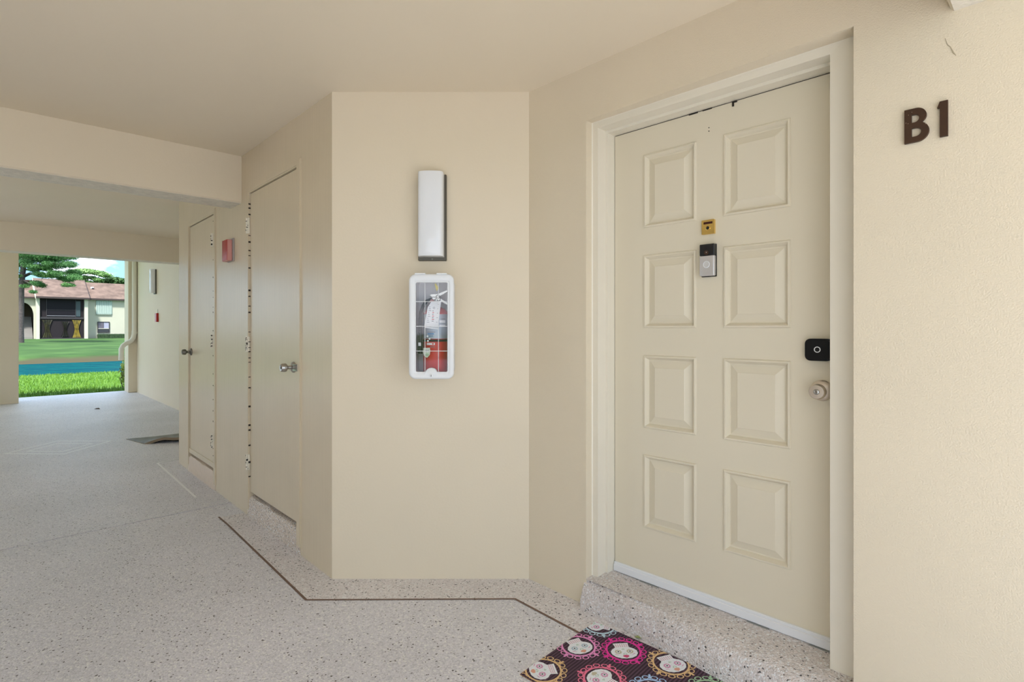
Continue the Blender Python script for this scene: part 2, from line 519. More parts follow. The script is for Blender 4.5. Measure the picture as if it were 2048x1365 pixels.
# dark paint gaps and chips along the head of the frame
b = MB(); b.box(0.003, DW - 0.003, 0.004, 0.03, DT - 0.003, DT + 0.001, dark_gap)
b.box(0.37, 0.41, -0.001, 0.02, DT - 0.007, DT - 0.001, dark_gap); b.box(0.43, 0.47, -0.001, 0.02, DT - 0.006, DT - 0.001, dark_gap)
b.box(0.553, 0.560, -0.004, 0.01, DT - 0.022, DT - 0.004, dark_gap); b.box(0.556, 0.572, -0.004, 0.01, DT - 0.009, DT - 0.003, dark_gap)
b.build('gap', d1)
b = MB()
for z in (2.030 + 0.045, 2.030 + 0.031):
    b.lathe([(0.0001, 0.0006), (0.0024, 0.0006), (0.0024, -0.002)], dark_gap, (0.457, 0, z), n=10)
b.build('screw_hole', d1)
# deadbolt: black rounded square with a ring
lk = MB(); lk.shape([rrect(0.823, 0.908, 1.141, 1.219, 0.018)], -0.026, 0.0, black_mt)
lk.shape([rrect(0.8255, 0.9055, 1.1435, 1.2165, 0.017)], -0.029, -0.026, black_mt)
lk = lk.build('deadbolt', d1); lk['label'] = 'black rounded square electronic deadbolt cover'
b = MB(); b.shape([circ(0.864, 1.181, 0.0105, 32), circ(0.864, 1.181, 0.0078, 32)], -0.0302, -0.0288, white_pl)
b.build('ring_mark', lk)['label'] = 'thin white ring on the black cover'
# door knob
kb = MB()
kb.lathe([(0.036, 0.0), (0.037, 0.004), (0.033, 0.010), (0.024, 0.014), (0.014, 0.018), (0.013, 0.030), (0.016, 0.036), (0.024, 0.041), (0.027, 0.050),
          (0.0265, 0.062), (0.023, 0.067), (0.010, 0.068), (0.0005, 0.068)], nickel, (0.872, 0, 1.036), n=40)
kb = kb.build('door_knob', d1); kb['label'] = 'brushed nickel keyed door knob on a round rose'
b = MB(); b.lathe([(0.0085, 0.067), (0.0085, 0.0695), (0.0065, 0.0705), (0.0005, 0.0705)], chrome, (0.872, 0, 1.036), n=24)
b.box(0.8712, 0.8728, -0.0712, -0.070, 1.030, 1.040, dark_gap); b.build('key_cylinder', kb)
b = MB(); b.lathe([(0.0095, 0.066), (0.0095, 0.0688), (0.0085, 0.0688), (0.0085, 0.066)], bronze, (0.872, 0, 1.036), n=24); b.build('cylinder_ring', kb)

# brass door viewer and doorbell camera, fixed on the door
vw = empty('door_viewer', FD, (0.458, 0, 1.668))
tag(vw, 'small square brass door viewer above the doorbell camera', 'door viewer')
b = MB(); b.shape([rrect(-0.0265, 0.0265, -0.029, 0.029, 0.002, 2)], -0.012, 0, gold); b.build('brass_plate', vw)
b = MB(); b.box(-0.018, 0.019, -0.0128, -0.011, 0.012, 0.021, mat('dark_red_glass', (0.05, 0.008, 0.006), 0.2)); b.build('name_slot', vw)
b = MB(); b.lathe([(0.0095, 0.011), (0.0095, 0.0145), (0.0075, 0.0150), (0.0072, 0.013)], gold, (0, 0, -0.004), n=24)
b.lathe([(0.0074, 0.012), (0.006, 0.0142), (0.0005, 0.0150)], black_gl, (0, 0, -0.004), n=24); b.build('lens', vw)
db = empty('doorbell_camera', FD, (0.459, 0, 1.532))
tag(db, 'slim rectangular silver doorbell camera with a black top on the entry door', 'doorbell')
b = MB(); b.shape([rrect(-0.030, 0.031, -0.0665, 0.0655, 0.002, 2)], -0.008, 0, black_mt); b.build('mount', db)
b = MB(); b.box(-0.030, 0.031, -0.027, -0.008, -0.064, 0.018, mat('satin_silver', (0.66, 0.64, 0.63), 0.3, 0.5), 0.004, 3); b.build('faceplate', db)
b = MB(); b.box(-0.030, 0.031, -0.027, -0.008, 0.0185, 0.065, black_gl, 0.004, 3); b.build('camera_window', db)
b = MB(); b.lathe([(0.009, 0.0268), (0.009, 0.0285), (0.006, 0.0290), (0.0005, 0.0285)], mat('dark_brown_glass', (0.06, 0.03, 0.02), 0.1), (0, 0, 0.030), n=24)
b.lathe([(0.0016, 0.0285), (0.0012, 0.0296), (0.0002, 0.0298)], white_pl, (0.0, 0, 0.031), n=10); b.build('lens', db)
b = MB(); b.shape([circ(0, -0.018, 0.0140, 32), circ(0, -0.018, 0.0112, 32)], -0.0282, -0.026, white_pl)
b.lathe([(0.0110, 0.0262), (0.0108, 0.0274), (0.0005, 0.0278)], grey_bar, (0, 0, -0.018), n=28); b.build('button', db)

# ================================================================== unit sign: B 1
lt = empty('letter_sign', FG, (1.545, -0.004, 1.797)); tag(lt, 'brown metal letter B on the textured wall', 'letter')
Hh = 0.098; Wd = 0.058
def arc(cx, cz, rx, rz, a0, a1, n=14):
    return [(cx + rx * math.cos(R(a0 + (a1 - a0) * k / n)), cz + rz * math.sin(R(a0 + (a1 - a0) * k / n))) for k in range(n + 1)]
outerB = [(0, 0)] + arc(0.029, 0.0285, 0.029, 0.0285, -90, 62) + arc(0.0265, 0.0745, 0.0255, 0.0235, -58, 90) + [(0, 0.098)]
h1 = [(0.017, 0.016)] + arc(0.026, 0.0285, 0.0135, 0.0125, -90, 90) + [(0.017, 0.041)]
h2 = [(0.017, 0.057)] + arc(0.0235, 0.0685, 0.0115, 0.0115, -90, 90) + [(0.017, 0.080)]
b = MB(); b.shape([outerB, h1, h2], -0.006, 0.004, brown); b.build('letter_body', lt)
for (x, z) in ((0.010, 0.082), (0.004, 0.060), (0.009, 0.057), (0.050, 0.046), (0.018, 0.088)):
    b = MB(); b.lathe([(0.0009, 0.0055), (0.0007, 0.0066), (0.0001, 0.0068)], mat('paint_spatter', (0.6, 0.45, 0.32), 0.5), (x, 0, z), n=7); b.build('paint_spatter', lt)
nm = MB(); nm.shape([[(0.010, 0), (0.028, 0), (0.028, 0.1), (0.010, 0.1), (0.004, 0.083), (0.010, 0.083)]], -0.006, 0.004, brown)
nu = place(nm.build('number_sign'), FG, (1.617, -0.004, 1.797)); tag(nu, 'brown metal numeral 1 right of the letter B', 'number')

# ================================================================== closet doors
def hinge(parent, x, z, side, z_h=0.105):
    """painted-over butt hinge with chips in the paint"""
    b = MB()
    b.box(x - 0.018, x + 0.018, -0.010, 0.0, z - z_h / 2, z + z_h / 2, trim_paint, 0.002)
    h = b.build('hinge', parent)
    b = MB()
    for k in range(5):
        zz = z - z_h / 2 + z_h / 5 * (k + 0.5)
        b.tube([(x, -0.013, zz - z_h / 10 + 0.0012), (x, -0.013, zz + z_h / 10 - 0.0012)], 0.0065, trim_paint, 10)
    b.build('knuckle', h)
    b = MB()
    for k in range(9):
        a = (-0.85 + 0.2 * k + random.uniform(-0.08, 0.08)) * z_h / 2
        xx = x + random.uniform(-0.014, 0.010)
        b.box(xx, xx + random.uniform(0.003, 0.007), -0.0205 if abs(xx - x) < 0.008 else -0.0115, -0.004, z + a, z + a + random.uniform(0.003, 0.009), dark_gap)
    b.build('paint_chip', h)['kind'] = 'stuff'
def closet(name, fx0, fx1, dx0, dx1, zb, zt, ft, hx, hzs, kx, kz, kmat, label, kl):
    d = struct(empty(name, FA), label)
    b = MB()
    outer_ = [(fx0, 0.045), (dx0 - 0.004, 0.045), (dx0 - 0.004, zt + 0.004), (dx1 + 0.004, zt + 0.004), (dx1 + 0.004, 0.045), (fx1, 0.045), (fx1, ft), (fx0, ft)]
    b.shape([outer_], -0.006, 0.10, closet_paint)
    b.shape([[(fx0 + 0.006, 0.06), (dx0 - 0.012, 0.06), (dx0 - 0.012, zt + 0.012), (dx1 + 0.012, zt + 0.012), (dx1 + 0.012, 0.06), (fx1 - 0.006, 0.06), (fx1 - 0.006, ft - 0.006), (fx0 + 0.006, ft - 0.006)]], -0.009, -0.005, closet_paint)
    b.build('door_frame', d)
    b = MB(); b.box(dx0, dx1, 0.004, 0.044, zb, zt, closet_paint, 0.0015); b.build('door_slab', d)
    b = MB(); b.box(dx0 - 0.003, dx1 + 0.003, 0.060, 0.066, 0.10, zt + 0.003, dark_gap); b.build('door_stop', d)
    for hz in hzs: hinge(d, hx, hz, 0)
    b = MB(); zz = zb + 0.1
    hs2 = dx0 if abs(hx - dx0) < abs(hx - dx1) else dx1
    while zz < zt - 0.05:
        hh = random.uniform(0.004, 0.013); b.box(hs2 - 0.0018, hs2 + 0.0010, -0.0092, 0.006, zz, zz + hh, dark_gap); zz += hh + random.uniform(0.015, 0.14)
    b.build('paint_gap', d)['kind'] = 'stuff'
    k = MB()
    k.lathe([(0.031, -0.004), (0.031, 0.002), (0.024, 0.008), (0.011, 0.014), (0.010, 0.030), (0.015, 0.036), (0.023, 0.040), (0.0245, 0.050), (0.022, 0.066), (0.018, 0.070), (0.012, 0.068), (0.0005, 0.066)],
            kmat, (kx, 0, kz), n=28)
    ko = k.build('door_knob', d); ko['label'] = kl
    b = MB(); b.lathe([(0.008, 0.0665), (0.008, 0.0695), (0.0005, 0.0695)], bronze, (kx, 0, kz), n=14); b.build('key_cylinder', ko)
    return d
c1 = closet('door_2', -1.267, -0.378, -1.228, -0.440, 0.165, 2.153, 2.200, -1.247, (1.940, 1.150, 0.364), -0.495, 1.035, chrome,
            'tan flush closet door with a bright steel knob, nearer of the two', 'bright steel closet knob')
c2 = closet('door_3', -2.872, -2.005, -2.812, -2.060, 0.162, 2.143, 2.187, -2.075, (1.944, 1.152, 0.376), -2.765, 1.050, pewter,
            'tan flush closet door with a dark knob, farther of the two', 'dark aged closet knob')
b = MB(); b.box(-0.475, -0.41, -0.011, -0.002, 1.015, 1.055, chrome, 0.002); b.build('strike_plate', c1)
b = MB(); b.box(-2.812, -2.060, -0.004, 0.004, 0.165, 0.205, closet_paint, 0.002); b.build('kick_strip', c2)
# curbs in the closet openings
for nmx, x0, x1, zt in (('trim_6', -1.262, -0.395, 0.140), ('trim_7', -2.845, -2.02, 0.140)):
    b = MB(); v = []; f = []; n2 = 14
    for i in range(n2 + 1):
        x = x0 + (x1 - x0) * i / n2
        for (y, z) in ((0.2, -0.02), (0.2, zt), (0.03, zt), (0.006, zt - 0.006), (-0.004, zt - 0.02), (-0.006, 0.0), (-0.006, -0.02)):
            k = 0.003 * noise.noise(Vector((x * 12, y * 5, z * 12)))
            v.append((x, y + k, z + (k * 1.5 if z > 0.05 else 0)))
    for i in range(n2):
        for j in range(6): f.append((i * 7 + j, i * 7 + j + 1, i * 7 + j + 8, i * 7 + j + 7))
    f.append(tuple(range(7))); f.append(tuple(n2 * 7 + j for j in range(7)))
    b.add(v, f, curb_m if nmx == 'trim_6' else mat('painted_curb', (0.66, 0.54, 0.42), 0.6, var=0.03, vscale=30, bump=0.5, bscale=120), True)
    struct(place(b.build(nmx), FA), 'rough curb under the nearer closet door' if nmx == 'trim_6' else 'rough curb under the farther closet door')

# ================================================================== wall lights
def wall_light(fr, loc, rz, label):
    w = empty('wall_light', fr, loc, rz); tag(w, label, 'wall light')
    b = MB(); b.box(-0.070, 0.070, -0.022, 0.0, 0.0, 0.428, bronze, 0.002)
    b.build('backplate', w)
    # opal cover: bowed front, sides rolling back
    b = MB(); v = []; f = []
    sec = [(-0.064, -0.016), (-0.064, -0.050), (-0.062, -0.070), (-0.056, -0.079), (-0.046, -0.084), (-0.023, -0.0885), (0, -0.090), (0.023, -0.0885), (0.046, -0.084), (0.054, -0.078), (0.0585, -0.068), (0.060, -0.050), (0.060, -0.016)]
    rows = [(0.016, 0.90), (0.017, 0.97), (0.021, 1.0), (0.10, 1.0), (0.22, 1.0), (0.34, 1.0), (0.424, 1.0), (0.429, 0.97), (0.430, 0.90)]
    k = len(sec)
    for z, sc in rows:
        for x, y in sec: v.append((x * (0.97 + 0.03 * sc), y * sc if y < -0.02 else y, z))
    for i in range(len(rows) - 1):
        for j in range(k - 1): f.append((i * k + j, i * k + j + 1, (i + 1) * k + j + 1, (i + 1) * k + j))
    f.append(tuple(range(k))); f.append(tuple((len(rows) - 1) * k + j for j in range(k)))
    b.add(v, f, acrylic, True); b.build('diffuser', w)
    b = MB(); b.lathe([(0.004, 0.020), (0.004, 0.0245), (0.0005, 0.025)], pewter, (0.0, 0, 0.008), n=12); b.build('screw', w)
    return w
wall_light(FB, (-0.396, 0, 1.592), 0, 'white opal wall light on a dark backplate above the extinguisher cabinet')
w2 = wall_light(FG, (-9.18, 0.130, 1.85), 0, 'greyish wall light on the bright far wall before the open end')

# ================================================================== alarm boxes
a1 = empty('fire_alarm_box', FA, (-1.625, 0, 1.735)); tag(a1, 'red square fire alarm box between the two closet doors', 'alarm box')
b = MB(); b.box(-0.062, 0.072, -0.012, 0.0, -0.002, 0.162, mat('grey_backbox', (0.42, 0.36, 0.33), 0.5), 0.002); b.build('mounting_plate', a1)
b = MB(); b.box(-0.060, 0.060, -0.046, -0.012, 0.004, 0.150, red_pl, 0.003, 2); b.build('housing', a1)
b = MB(); b.box(0.0602, 0.0625, -0.044, -0.014, 0.004, 0.148, pink_pl); b.box(-0.058, 0.060, -0.044, -0.014, 0.0, 0.0038, pink_pl); b.build('side_rim', a1)
a2 = empty('fire_alarm_box', FG, (-9.01, 0.13, 1.365)); tag(a2, 'tiny red alarm box low on the bright far wall', 'alarm box')
b = MB(); b.box(-0.055, 0.055, -0.035, 0, 0, 0.15, red_pl, 0.002); b.build('housing', a2)
b = MB(); b.box(-0.058, -0.054, -0.03, 0, 0.02, 0.13, mat('grey_backbox', (0.4, 0.4, 0.4), 0.5)); b.build('mounting_plate', a2)
b = MB(); b.tube([(0.0, -0.004, 0.15), (0.01, -0.004, 0.22)], 0.002, pewter, 6); b.build('pull_wire', a2)

# ================================================================== extinguisher cabinet
Yc = -0.178
cb = empty('extinguisher_cabinet', FB, (-0.3772, 0, 1.018)); tag(cb, 'white rounded wall cabinet with a clear window holding the fire extinguisher', 'cabinet')
# local: x -0.1055..0.1055, z 0..0.492
b = MB()
ou = rrect(-0.092, 0.092, 0.012, 0.480, 0.030)
inn = rrect(-0.088, 0.088, 0.016, 0.476, 0.027)
n = len(ou)
v = [(p[0], Yc + 0.01, p[1]) for p in ou] + [(p[0], 0, p[1]) for p in ou] + [(p[0], Yc + 0.01, p[1]) for p in inn] + [(p[0], -0.004, p[1]) for p in inn]
f = []
for i in range(n):
    j = (i + 1) % n
    f += [(i, j, n + j, n + i), (2 * n + i, 2 * n + j, 3 * n + j, 3 * n + i), (i, j, 2 * n + j, 2 * n + i)]
f += [tuple(range(n, 2 * n)), tuple(range(3 * n, 4 * n))]
b.add(v, f, mat('cabinet_inside', (0.85, 0.84, 0.84), 0.45)); b.build('body', cb)
# front frame: stepped rounded rim with a window opening
b = MB()
X0, X1, Z0, Z1 = -0.1055, 0.1055, 0.0, 0.492
wx0, wx1, wz0, wz1 = -0.073, 0.075, 0.034, 0.452
def bump_loop(a, y):
    """window loop (grown by a) with the half-round rise around the lock"""
    p = []
    x0, x1, z0, z1 = wx0 - a, wx1 + a, wz0 - a, wz1 + a
    r = 0.006
    for cx, cz, a0 in ((x1 - r, z1 - r, 0), (x0 + r, z1 - r, 90), (x0 + r, z0 + r, 180)):
        for k in range(4): p.append((cx + r * math.cos(R(a0 + 30 * k)), y, cz + r * math.sin(R(a0 + 30 * k))))
    rr = 0.026 - a * 0.8
    for k in range(13):
        an = R(180 - 15 * k)
        p.append((0.0 + rr * math.cos(an), y, z0 + max(0.0, rr * 0.72 * math.sin(an))))
    for k in range(4): p.append((x1 - r + r * math.cos(R(270 + 30 * k)), y, z0 + r + r * math.sin(R(270 + 30 * k))))
    return p
base = bump_loop(0, 0)
nn = len(base)
def outer_loop(ins, y):
    """outer rounded rectangle resampled along the window loop's angles"""
    x0, x1, z0, z1 = X0 + ins, X1 - ins, Z0 + ins, Z1 - ins
    r = max(0.004, 0.032 - ins)
    poly = rrect(x0, x1, z0, z1, r, 8)
    cx, cz = 0.0, 0.245
    res = []
    for q in base:
        d = Vector((q[0] - cx, q[2] - cz)); best = None
        for i in range(len(poly)):
            a = Vector(poly[i]) - Vector((cx, cz)); c = Vector(poly[(i + 1) % len(poly)]) - Vector((cx, cz)); e = c - a
            den = d.x * e.y - d.y * e.x
            if abs(den) < 1e-12: continue
            t = (a.x * e.y - a.y * e.x) / den; s_ = (a.x * d.y - a.y * d.x) / den
            if t > 0 and -1e-6 <= s_ <= 1 + 1e-6: best = t if best is None else max(best, t)
        res.append((cx + d.x * best, y, cz + d.y * best))
    return res
# dense polar resampling keeps the rounded corners
base = []
for q0, q1 in zip(bump_loop(0, 0), bump_loop(0, 0)[1:] + bump_loop(0, 0)[:1]):
    dl = math.dist(q0, q1); st = max(1, int(dl / 0.006))
    for k in range(st): base.append(tuple(q0[i] + (q1[i] - q0[i]) * k / st for i in range(3)))
def win_loop(a, y):
    res = []
    for q in base:
        x, z = q[0], q[2]
        cx, cz = 0.0, 0.245
        sx = 1 + a / 0.074; sz = 1 + a / 0.209
        res.append((cx + (x - cx) * sx, y, cz + (z - cz) * sz))
    return res
rows = [outer_loop(0.006, Yc + 0.022), outer_loop(0.0, Yc + 0.014), outer_loop(0.0, Yc + 0.004), outer_loop(0.004, Yc - 0.002), outer_loop(0.010, Yc - 0.004),
        win_loop(0.010, Yc - 0.003), win_loop(0.006, Yc + 0.000), win_loop(0.003, Yc - 0.001), win_loop(0.0, Yc + 0.001), win_loop(0.0, Yc + 0.014)]
v = [q for r in rows for q in r]; n = len(base); f = []
for i in range(len(rows) - 1):
    for j in range(n): f.append((i * n + j, i * n + (j + 1) % n, (i + 1) * n + (j + 1) % n, (i + 1) * n + j))
b.add(v, f, white_pl, True); b.build('front_frame', cb)
glass = bpy.data.materials.new('clear_acrylic_window'); glass.use_nodes = True
t = glass.node_tree; t.nodes.clear()
o_ = t.nodes.new('ShaderNodeOutputMaterial'); g1 = t.nodes.new('ShaderNodeBsdfTransparent'); g2 = t.nodes.new('ShaderNodeBsdfGlossy'); mxs = t.nodes.new('ShaderNodeMixShader')
g1.inputs[0].default_value = (0.97, 0.97, 0.97, 1); g2.inputs['Roughness'].default_value = 0.03; mxs.inputs[0].default_value = 0.025
t.links.new(g1.outputs[0], mxs.inputs[1]); t.links.new(g2.outputs[0], mxs.inputs[2]); t.links.new(mxs.outputs[0], o_.inputs[0])
b = MB(); b.box(wx0 - 0.002, wx1 + 0.002, Yc + 0.010, Yc + 0.0125, wz0 - 0.002, wz1 + 0.002, glass); pane = b.build('window_pane', cb)
for x in (-0.031, 0.032):
    b = MB(); b.box(x - 0.0011, x + 0.0011, Yc + 0.0075, Yc + 0.0098, wz0, wz1, white_pl); b.build('scored_line', pane)
for z in (0.131, 0.247, 0.363):
    b = MB(); b.box(wx0, wx1, Yc + 0.0072, Yc + 0.0095, z - 0.0012, z + 0.0012, white_pl); b.build('scored_line', pane)
for x0, x1 in ((-0.078, -0.028), (0.024, 0.072)):
    b = MB(); b.box(x0, x1, Yc - 0.004, Yc + 0.03, 0.490, 0.4965, white_pl, 0.002); b.build('hinge', cb)
b = MB(); b.lathe([(0.010, 0), (0.010, 0.004), (0.008, 0.0055), (0.0005, 0.0055)], white_pl, (0.0, Yc - 0.002, 0.017), n=24)
lo = b.build('lock', cb)
b = MB(); b.box(-0.0011, 0.0011, Yc - 0.0085, Yc - 0.007, 0.012, 0.021, dark_gap); b.build('keyhole', lo)
b = MB(); b.lathe([(0.010, 0), (0.010, 0.010), (0.006, 0.013), (0.0005, 0.013)], bronze, (-0.105, -0.075, 0.125), n=16)
b.box(-0.105, -0.090, -0.078, -0.062, 0.119, 0.131, bronze); b.build('side_latch', cb)

# ---- the fire extinguisher inside
fe = empty('fire_extinguisher', FB, (-0.376, -0.082, 1.036)); tag(fe, 'red fire extinguisher with silver label and paper tag behind the cabinet window', 'extinguisher')
CX = 0.0
Rr = 0.061
b = MB(); b.lathe([(0.03, 0.0), (Rr - 0.004, 0.002), (Rr, 0.010), (Rr, 0.285), (Rr - 0.003, 0.297), (Rr - 0.018, 0.313), (0.024, 0.322), (0.018, 0.328), (0.018, 0.335)], red_en, (0.008, 0, 0), 'z', 40)
cyl = b.build('cylinder', fe)
def wrap(z0, z1, a0, a1, m, name, parent, r=Rr + 0.0008, n=20):
    b = MB(); v = []; f = []
    for i in range(n + 1):
        a = R(a0 + (a1 - a0) * i / n)
        for z in (z0, z1): v.append((0.008 + r * math.cos(a), r * math.sin(a), z))
    for i in range(n): f.append((2 * i, 2 * i + 2, 2 * i + 3, 2 * i + 1))
    b.add(v, f, m, True); return b.build(name, parent, fixn=False)
wrap(0.170, 0.287, -200, 20, silver_lab, 'label', cyl)
for z, a0, a1, m_, h in ((0.246, -68, -38, paper, 0.012), (0.229, -68, -38, paper, 0.008), (0.200, -125, -85, ink, 0.003), (0.190, -122, -92, blue_ink, 0.007), (0.181, -118, -95, blue_ink, 0.004), (0.262, -60, -40, ink, 0.004)):
    wrap(z, z + h, a0, a1, m_, 'label_print', cyl, Rr + 0.0014, 8)
wrap(0.140, 0.151, -128, -88, paper, 'lettering', cyl, Rr + 0.0014, 8)
wrap(0.142, 0.149, -100, -92, red_en, 'lettering', cyl, Rr + 0.0020, 3)
for k in range(7):
    wrap(0.1425, 0.1485, -126 + k * 5.2, -125 + k * 5.2, red_en, 'lettering', cyl, Rr + 0.0020, 2)
wrap(0.130, 0.133, -110, -88, ink, 'lettering', cyl, Rr + 0.0014, 6)
b = MB(); b.lathe([(Rr + 0.001, 0.156), (Rr + 0.004, 0.157), (Rr + 0.004, 0.166), (Rr + 0.001, 0.167)], black_mt, (0.008, 0, 0), 'z', 36); b.build('retaining_strap', fe)
for dx, dz in ((-0.022, 0.160), (-0.014, 0.170), (-0.024, 0.182)):
    b = MB(); b.lathe([(0.0045, 0), (0.0045, 0.001), (0.0005, 0.001)], paper, (dx, -0.0645, dz), n=14); b.build('sticker_dot', fe)
# valve, gauge, carrying handle and squeeze lever
b = MB(); b.tube([(0.008, 0, 0.328), (0.008, 0, 0.360)], [0.017, 0.015], chrome, 18)
b.box(-0.012, 0.030, -0.012, 0.012, 0.352, 0.372, chrome, 0.003); b.build('valve', fe)
b = MB(); b.lathe([(0.011, 0), (0.011, 0.008), (0.009, 0.010), (0.0005, 0.010)], mat('gauge_face', (0.55, 0.28, 0.26), 0.3), (-0.010, -0.010, 0.350), n=20); b.build('gauge', fe)
b = MB(); b.shape([[(-0.012, 0.372), (0.020, 0.372), (0.075, 0.404), (0.073, 0.409), (0.018, 0.386), (-0.018, 0.384), (-0.020, 0.378)]], -0.008, 0.008, chrome); b.build('squeeze_lever', fe)
b = MB(); b.shape([[(0.000, 0.366), (0.026, 0.366), (0.078, 0.334), (0.075, 0.328), (0.022, 0.354), (0.000, 0.356)]], -0.009, 0.009, chrome); b.build('carry_handle', fe)
# pull pin
b = MB(); pts = [(0.018 + 0.009 * math.cos(a), -0.014, 0.372 + 0.009 * math.sin(a)) for a in [2 * math.pi * k / 16 for k in range(17)]]
b.tube(pts, 0.0012, chrome, 6); b.build('pull_pin', fe)
# hose
b = MB(); hp = [(0.0, -0.004, 0.352), (-0.018, -0.010, 0.358), (-0.036, -0.020, 0.350), (-0.050, -0.028, 0.330), (-0.060, -0.034, 0.300), (-0.064, -0.036, 0.260), (-0.064, -0.036, 0.200), (-0.063, -0.036, 0.150)]
b.tube(hp, 0.0085, mat('black_rubber', (0.02, 0.02, 0.022), 0.4), 12); hs = b.build('hose', fe)
b = MB(); b.tube([(-0.063, -0.036, 0.155), (-0.063, -0.036, 0.098)], [0.0105, 0.0115], black_mt, 14); b.build('nozzle', hs)
b = MB(); b.box(-0.070, -0.058, -0.0487, -0.046, 0.136, 0.152, paper); b.build('nozzle_label', hs)
# paper inspection tag
b = MB(); b.shape([[(-0.006, 0.344), (0.042, 0.350), (0.026, 0.224), (-0.038, 0.231), (-0.022, 0.318)]], -0.0735, -0.0725, paper)
tg = b.build('inspection_tag', fe)
b = MB(); b.shape([[(-0.036, 0.228), (0.027, 0.222), (0.026, 0.214), (-0.034, 0.222)]], -0.0725, -0.0715, paper); b.build('second_sheet', tg)
b = MB()
for k in range(9):
    z = 0.320 - k * 0.009; b.box(-0.014 - k * 0.0015, -0.010 - k * 0.0015 + 0.004 * (k % 3), -0.0740, -0.0736, z, z + 0.002, ink)
for k in range(7):
    z = 0.300 - k * 0.008; b.box(0.001 - k * 0.0006, 0.006 + 0.002 * (k % 2), -0.0740, -0.0736, z, z + 0.0035, redink if k % 2 else ink)
b.shape([circ(0.008, 0.316, 0.005, 16), circ(0.008, 0.316, 0.0035, 16)], -0.0740, -0.0736, ink)
for k in range(5):
    z = 0.332 - k * 0.021; b.box(0.026 - k * 0.002, 0.032 - k * 0.002, -0.0740, -0.0736, z, z + 0.0018, ink)
b.build('tag_print', tg)
b = MB(); b.tube([(0.010, -0.012, 0.366), (0.006, -0.05, 0.352), (0.008, -0.0735, 0.343)], 0.001, paper, 6); b.build('tag_string', tg)
# yellow safety seal and green sticker
b = MB(); b.shape([[(0.004, 0.432), (0.010, 0.436), (0.022, 0.418), (0.024, 0.410), (0.014, 0.398), (0.010, 0.412)]], -0.030, -0.0285, yellow); b.build('safety_seal', fe)
b = MB(); b.shape([[(-0.042, 0.127), (-0.012, 0.128), (-0.010, 0.112), (-0.013, 0.094), (-0.026, 0.080), (-0.040, 0.090), (-0.044, 0.108)]], -0.068, -0.067, mat('pale_sticker', (0.68, 0.72, 0.62), 0.5))
sk = b.build('inspection_sticker', fe)
b = MB(); b.shape([circ(-0.026, 0.094, 0.011, 20, 0.009)], -0.0686, -0.068, greenst)
b.box(-0.034, -0.018, -0.0690, -0.0686, 0.092, 0.0945, ink); b.box(-0.036, -0.016, -0.0686, -0.068, 0.112, 0.116, ink); b.box(-0.026, -0.024, -0.0686, -0.068, 0.103, 0.122, paper)
b.build('sticker_print', sk)

# ================================================================== doormat with skull medallions
mt = empty('doormat', None, (0.354, 2.303, 0.0), R(-43.0)); tag(mt, 'dark plum doormat printed with colourful sugar skull medallions at the entry door', 'doormat')
MW, MH, MTH = 0.76, 0.475, 0.006
plum = bpy.data.materials.new('woven_plum'); plum.use_nodes = True
t = plum.node_tree; pb = t.nodes['Principled BSDF']; pb.inputs['Roughness'].default_value = 0.85
tcx = t.nodes.new('ShaderNodeTexCoord'); wv = t.nodes.new('ShaderNodeTexWave'); wv.bands_direction = 'X'; wv.inputs['Scale'].default_value = 26; wv.inputs['Distortion'].default_value = 0.6
t.links.new(tcx.outputs['Object'], wv.inputs['Vector'])
nzz = t.nodes.new('ShaderNodeTexNoise'); nzz.inputs['Scale'].default_value = 320; t.links.new(tcx.outputs['Object'], nzz.inputs['Vector'])
mlt = t.nodes.new('ShaderNodeMixRGB'); mlt.inputs[0].default_value = 0.5; t.links.new(wv.outputs['Color'], mlt.inputs[1]); t.links.new(nzz.outputs['Fac'], mlt.inputs[2])
rp = t.nodes.new('ShaderNodeValToRGB'); rp.color_ramp.elements[0].position = 0.25; rp.color_ramp.elements[0].color = (0.022, 0.008, 0.016, 1)
rp.color_ramp.elements[1].position = 0.85; rp.color_ramp.elements[1].color = (0.13, 0.065, 0.105, 1)
t.links.new(mlt.outputs[0], rp.inputs[0]); t.links.new(rp.outputs[0], pb.inputs['Base Color'])
bpp = t.nodes.new('ShaderNodeBump'); bpp.inputs['Strength'].default_value = 0.5; bpp.inputs['Distance'].default_value = 0.002
t.links.new(mlt.outputs[0], bpp.inputs['Height']); t.links.new(bpp.outputs[0], pb.inputs['Normal'])
b = MB(); b.box(0.001, MW, -MH, -0.001, 0.0015, MTH, plum, 0.001); b.build('mat_pile', mt)
b = MB(); b.box(-0.001, MW + 0.001, -MH - 0.001, 0.001, 0.0, 0.0022, mat('tan_mat_backing', (0.42, 0.26, 0.14), 0.8)); b.build('mat_backing', mt)
def clip(poly):
    def cl(pts, ins, cut):
        r = []
        for i in range(len(pts)):
            a, c = pts[i - 1], pts[i]
            ia, ic = ins(a), ins(c)
            if ic:
                if not ia: r.append(cut(a, c))
                r.append(c)
            elif ia: r.append(cut(a, c))
        return r
    def lx(k):
        return lambda a, c: (k, a[1] + (c[1] - a[1]) * (k - a[0]) / (c[0] - a[0]))
    def ly(k):
        return lambda a, c: (a[0] + (c[0] - a[0]) * (k - a[1]) / (c[1] - a[1]), k)
    e = 0.002
    for ins, cut in ((lambda p: p[0] >= e, lx(e)), (lambda p: p[0] <= MW - e, lx(MW - e)), (lambda p: p[1] <= -e, ly(-e)), (lambda p: p[1] >= -MH + e, ly(-MH + e))):
        if len(poly) < 3: return []
        poly = cl(poly, ins, cut)
    return poly if len(poly) >= 3 else []
def cloth(name, c): return mat(name, c, 0.85, var=0.06, vscale=200)
